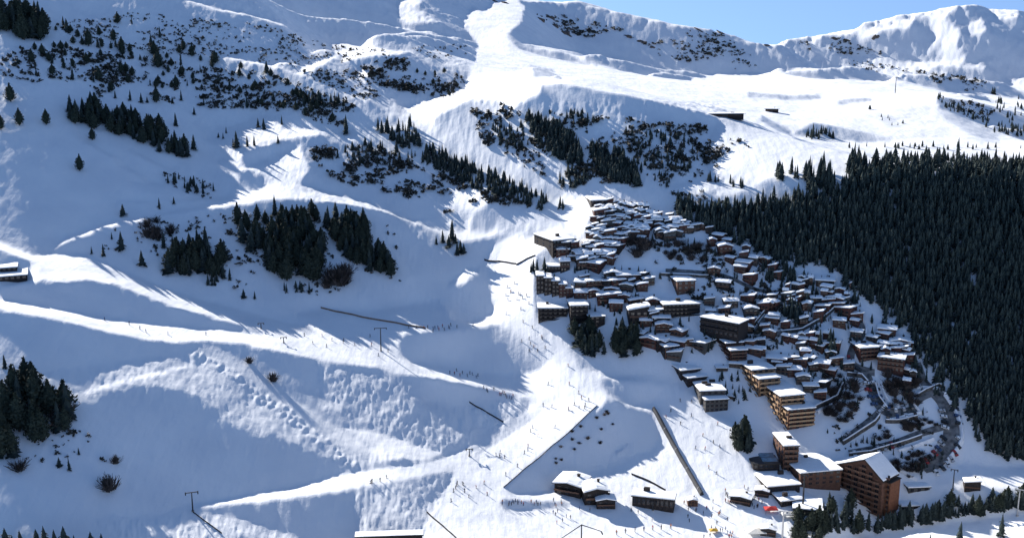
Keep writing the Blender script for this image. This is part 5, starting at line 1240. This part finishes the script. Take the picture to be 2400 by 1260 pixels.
def fence(pts_px, h, label, name='snow_fence', step=3.0, m='net'):
    Q = line_of(pts_px, step); root = empty(name, Q[0]); n = MB()
    for a, b in zip(Q, Q[1:]):
        a = a - Q[0]; b = b - Q[0]; up = Vector((0, 0, h)); d = (b - a); d.z = 0; s = Vector((d.y, -d.x, 0)).normalized() * .03
        n.face([a + s, b + s, b + up + s, a + up + s]); n.face([a - s, a + up - s, b + up - s, b - s]); n.face([a + up + s, b + up + s, b + up - s, a + up - s])
    n.build('net', M[m], root)
    for i, q in enumerate(Q[::2][:90]):
        t = MB(); o = q - Q[0]; t.tube(o + Vector((0, 0, -.4)), o + Vector((0, 0, h + .25)), .06, .05, 5); t.build('post', M['darkmetal'], root)
    return tag(root, label, 'fence')
fence([(752, 722), (800, 733), (870, 748), (940, 760), (998, 770)], 1.0, 'brown snow fence along the upper edge of the lit piste field', m='slat')
fence([(1180, 1142), (1230, 1098), (1290, 1048), (1345, 1002), (1400, 950)], .6, 'thin dark fence along the edge of the central piste above the shaded bank')
fence([(1135, 610), (1170, 614), (1210, 620)], 1.2, 'short fence across the top of the corridor piste')
fence([(1210, 622), (1235, 608), (1255, 600)], 1.2, 'short fence running up to the village at the top of the corridor piste')
fence([(1480, 1112), (1520, 1128), (1560, 1150)], 1.1, 'thin fence slanting down to the long low lift station')
fence([(1100, 943), (1130, 960), (1180, 990)], .9, 'thin fence line crossing the mogul field')
fence([(1000, 1200), (1040, 1235), (1070, 1262)], .9, 'thin fence at the bottom edge left of the piste foot')
fence([(452, 1200), (490, 1228), (520, 1250)], .7, 'low dark net strip standing in for the shadow of the lowest left lift pylon')  # no real fence: dark strip added along the line of the pylon's cast shadow

# sun umbrellas and pavilion at the piste foot
M['red'] = mat('red_canvas', (.42, .035, .03), .8, .15, 2); M['cream'] = mat('pale_canvas', (.62, .60, .55), .8, .1, 2); M['yellow'] = mat('yellow_canvas', (.55, .33, .05), .8, .1, 2)
def pavilion(u, v, wpx, hpx, m, label):
    p = spot(u, v); s = px(p); w = wpx * s / 2; h = hpx * s; root = empty('pavilion', p, -math.atan2(p.x, p.y) + .3)
    r = MB(); e = [(-w, -w * .7, h * .65), (w, -w * .7, h * .65), (w, w * .7, h * .65), (-w, w * .7, h * .65)]
    for i in range(4): r.face([e[i], e[(i + 1) % 4], (0, 0, h)])
    for i in range(4):
        a, b = Vector(e[i]), Vector(e[(i + 1) % 4]); r.face([a, b, b - Vector((0, 0, h * .12)), a - Vector((0, 0, h * .12))])
    r.build('canopy', M[m], root)
    for x, y, z in e: t = MB(); t.tube((x * .95, y * .95, -.5), (x * .95, y * .95, h * .63), .06, .06, 6); t.build('pole', M['metal'], root)
    tag(root, label, 'pavilion')
pavilion(1806, 1198, 30, 14, 'red', 'red canvas pavilion at the foot of the white piste'); pavilion(1846, 1210, 30, 14, 'cream', 'pale canvas pavilion right of the red one'); pavilion(1672, 1246, 20, 10, 'yellow', 'yellow canvas pavilion at the bottom edge'); pavilion(1770, 1250, 46, 14, 'cream', 'wide pale canvas pavilion at the bottom edge')

# people
SUIT = {'dark': ((.02, .021, .026), (.015, .015, .018)), 'blue': ((.035, .07, .2), (.02, .02, .025)), 'red': ((.33, .03, .03), (.02, .02, .022)), 'grey': ((.12, .12, .13), (.03, .03, .035)), 'orange': ((.45, .14, .03), (.02, .025, .05))}
M['skin'] = mat('skin', (.45, .28, .2), .6, .1, 8); M['ski'] = mat('ski_topsheet', (.06, .06, .09), .4, .4, 2)
def person_model(cname, pose):
    jm, tm = (mat('jacket_' + cname, SUIT[cname][0], .8, .15, 6), mat('trousers_' + cname, SUIT[cname][1], .8, .15, 6))
    lean = .16 if pose == 'ski' else .03; kn = .2 if pose == 'ski' else .03
    V = {'pelvis': (0, -.02, .93), 'waist': (0, lean * .3, 1.08), 'chest': (0, lean * .8, 1.32), 'neck': (0, lean * 1.1, 1.5), 'chin': (0, lean * 1.2 + .02, 1.56), 'head': (0, lean * 1.25 + .02, 1.68)}
    for s, n in ((-1, 'l'), (1, 'r')):
        V['sh' + n] = (s * .19, lean * .9, 1.42); V['el' + n] = (s * .29, lean + .06, 1.17); V['wr' + n] = (s * .3, lean + (.3 if pose == 'ski' else .14), 1.05 if pose == 'ski' else .96); V['ha' + n] = (s * .3, lean + (.38 if pose == 'ski' else .17), 1.03 if pose == 'ski' else .88)
        V['hip' + n] = (s * .1, -.02, .88); V['kn' + n] = (s * .12, kn * .8, .5); V['an' + n] = (s * .12, -.04, .12); V['to' + n] = (s * .12, .16, .06)
    K = list(V); E = [('pelvis', 'waist'), ('waist', 'chest'), ('chest', 'neck'), ('neck', 'chin'), ('chin', 'head')]
    for n in 'lr': E += [('chest', 'sh' + n), ('sh' + n, 'el' + n), ('el' + n, 'wr' + n), ('wr' + n, 'ha' + n), ('pelvis', 'hip' + n), ('hip' + n, 'kn' + n), ('kn' + n, 'an' + n), ('an' + n, 'to' + n)]
    Rr = {'pelvis': .15, 'waist': .14, 'chest': .17, 'neck': .065, 'chin': .09, 'head': .11}
    for n in 'lr': Rr.update({'sh' + n: .085, 'el' + n: .06, 'wr' + n: .045, 'ha' + n: .05, 'hip' + n: .11, 'kn' + n: .08, 'an' + n: .075, 'to' + n: .06})
    me = bpy.data.meshes.new('p'); me.from_pydata([V[k] for k in K], [(K.index(a), K.index(b)) for a, b in E], []); o = bpy.data.objects.new('p', me); COL.objects.link(o)
    sk = o.modifiers.new('skin', 'SKIN'); o.modifiers.new('sub', 'SUBSURF').levels = 1
    for i, k in enumerate(K): me.skin_vertices[0].data[i].radius = (Rr[k], Rr[k]); me.skin_vertices[0].data[i].use_root = k == 'pelvis'
    dg = bpy.context.evaluated_depsgraph_get(); dg.update(); body = bpy.data.meshes.new_from_object(o.evaluated_get(dg)); COL.objects.unlink(o)
    body.materials.clear()
    for m in (jm, tm, M['skin']): body.materials.append(m)
    for f in body.polygons: f.material_index = 1 if f.center.z < .98 and abs(f.center.x) < .25 else 2 if f.center.z > 1.52 else 0
    root = empty('person'); put('body', body, root)
    m = MB(); hy = lean * 1.25 + .02
    for z0, z1, r0, r1 in ((1.68, 1.76, .135, .125), (1.76, 1.83, .125, .05)): m.tube((0, hy, z0), (0, hy, z1), r0, r1, 10)
    m.build('helmet', jm, root)
    if pose == 'ski':
        for s in (-1, 1):
            m = MB(); m.box(s * .12 - .045, s * .12 + .045, -.75, .85, 0, .025); m.face([(s * .12 - .045, .85, .012), (s * .12 + .045, .85, .012), (s * .12, 1.0, .1)]); m.build('ski', M['ski'], root)
            m = MB(); m.tube((s * .3, lean + .4, 1.06), (s * .42, lean - .2, .05), .012, .009, 5); m.build('ski_pole', M['metal'], root)
    stash(root); return root
PEOPLE = {(c, p): person_model(c, p) for c in SUIT for p in ('ski', 'stand')}
rp = random.Random(21)
WORD = {'dark': 'dark clothes', 'blue': 'blue jacket', 'red': 'red jacket', 'grey': 'grey jacket', 'orange': 'orange jacket'}
def person(u, v, desc, pose='ski', group=None, big=1.0):
    p = spot(u, v)
    if p is None: return
    c = rp.choice(['dark'] * 5 + ['blue', 'blue', 'red', 'grey', 'orange']); o = copy_tree(PEOPLE[c, pose]); o.location = p + Vector((0, 0, .03)); o.rotation_euler = (0, 0, rp.uniform(0, 6.28)); o.scale = (big,) * 3
    lab = ('skier in %s %s' if pose == 'ski' else 'person in %s %s') % (WORD[c], desc); tag(o, lab, 'person', lab.replace('skier', 'skiers').replace('person ', 'people '))
def crowd(poly, n, desc, pose='ski', big=1.15):
    for q in scatter(poly, n, 0, rp): person(q[0], q[1], desc, pose, None, big)
crowd([(1020, 864), (1060, 868), (1120, 876), (1120, 888), (1040, 880)], 10, 'on the narrow piste left of the junction')
crowd([(1130, 905), (1215, 930), (1215, 942), (1140, 918)], 13, 'along the lip of the shaded hollow')
crowd([(945, 770), (1050, 764), (1130, 758), (1130, 768), (1040, 777), (950, 784)], 16, 'on the rim above the round shaded hollow')
crowd([(1160, 640), (1240, 640), (1250, 760), (1340, 860), (1280, 880), (1180, 750)], 26, 'on the corridor piste beside the village')
crowd([(1280, 890), (1400, 900), (1380, 960), (1250, 1070), (1180, 1120), (1160, 1060), (1250, 980)], 26, 'on the central piste above the village foot')
crowd([(1060, 1130), (1150, 1120), (1160, 1170), (1050, 1180)], 12, 'at the lower end of the central piste')
crowd([(1550, 900), (1620, 940), (1700, 1010), (1740, 1100), (1660, 1120), (1560, 980)], 14, 'on the wide white piste beside the conveyor')
crowd([(720, 770), (860, 770), (930, 840), (820, 840), (700, 800)], 12, 'on the lit piste field')
crowd([(860, 1126), (920, 1118), (915, 1130), (865, 1136)], 5, 'on the lowest left track')
crowd([(120, 730), (480, 785), (600, 795), (400, 792), (200, 760)], 6, 'on the left piste')
crowd([(1172, 1172), (1320, 1174), (1320, 1186), (1176, 1186)], 20, 'queueing in the shaded strip at the piste foot', 'stand')
crowd([(1692, 1152), (1760, 1140), (1800, 1180), (1770, 1196), (1700, 1178)], 44, 'in the crowd on the terrace at the piste foot', 'stand')
crowd([(1600, 1175), (1680, 1170), (1720, 1230), (1620, 1250)], 20, 'scattered at the foot of the white piste', 'stand')
crowd([(1640, 1236), (1720, 1240), (1720, 1262), (1640, 1262)], 14, 'at the bottom edge near the yellow pavilion', 'stand')
crowd([(1290, 1180), (1560, 1190), (1560, 1225), (1300, 1230)], 14, 'in front of the restaurant', 'stand')
for i, (u, v) in enumerate(((1466, 1249), (1488, 1246), (1509, 1244), (1530, 1241), (1550, 1240), (1572, 1238), (1445, 1252))): person(u, v, 'in the evenly spaced row at the bottom edge', 'stand', None, 1.5)
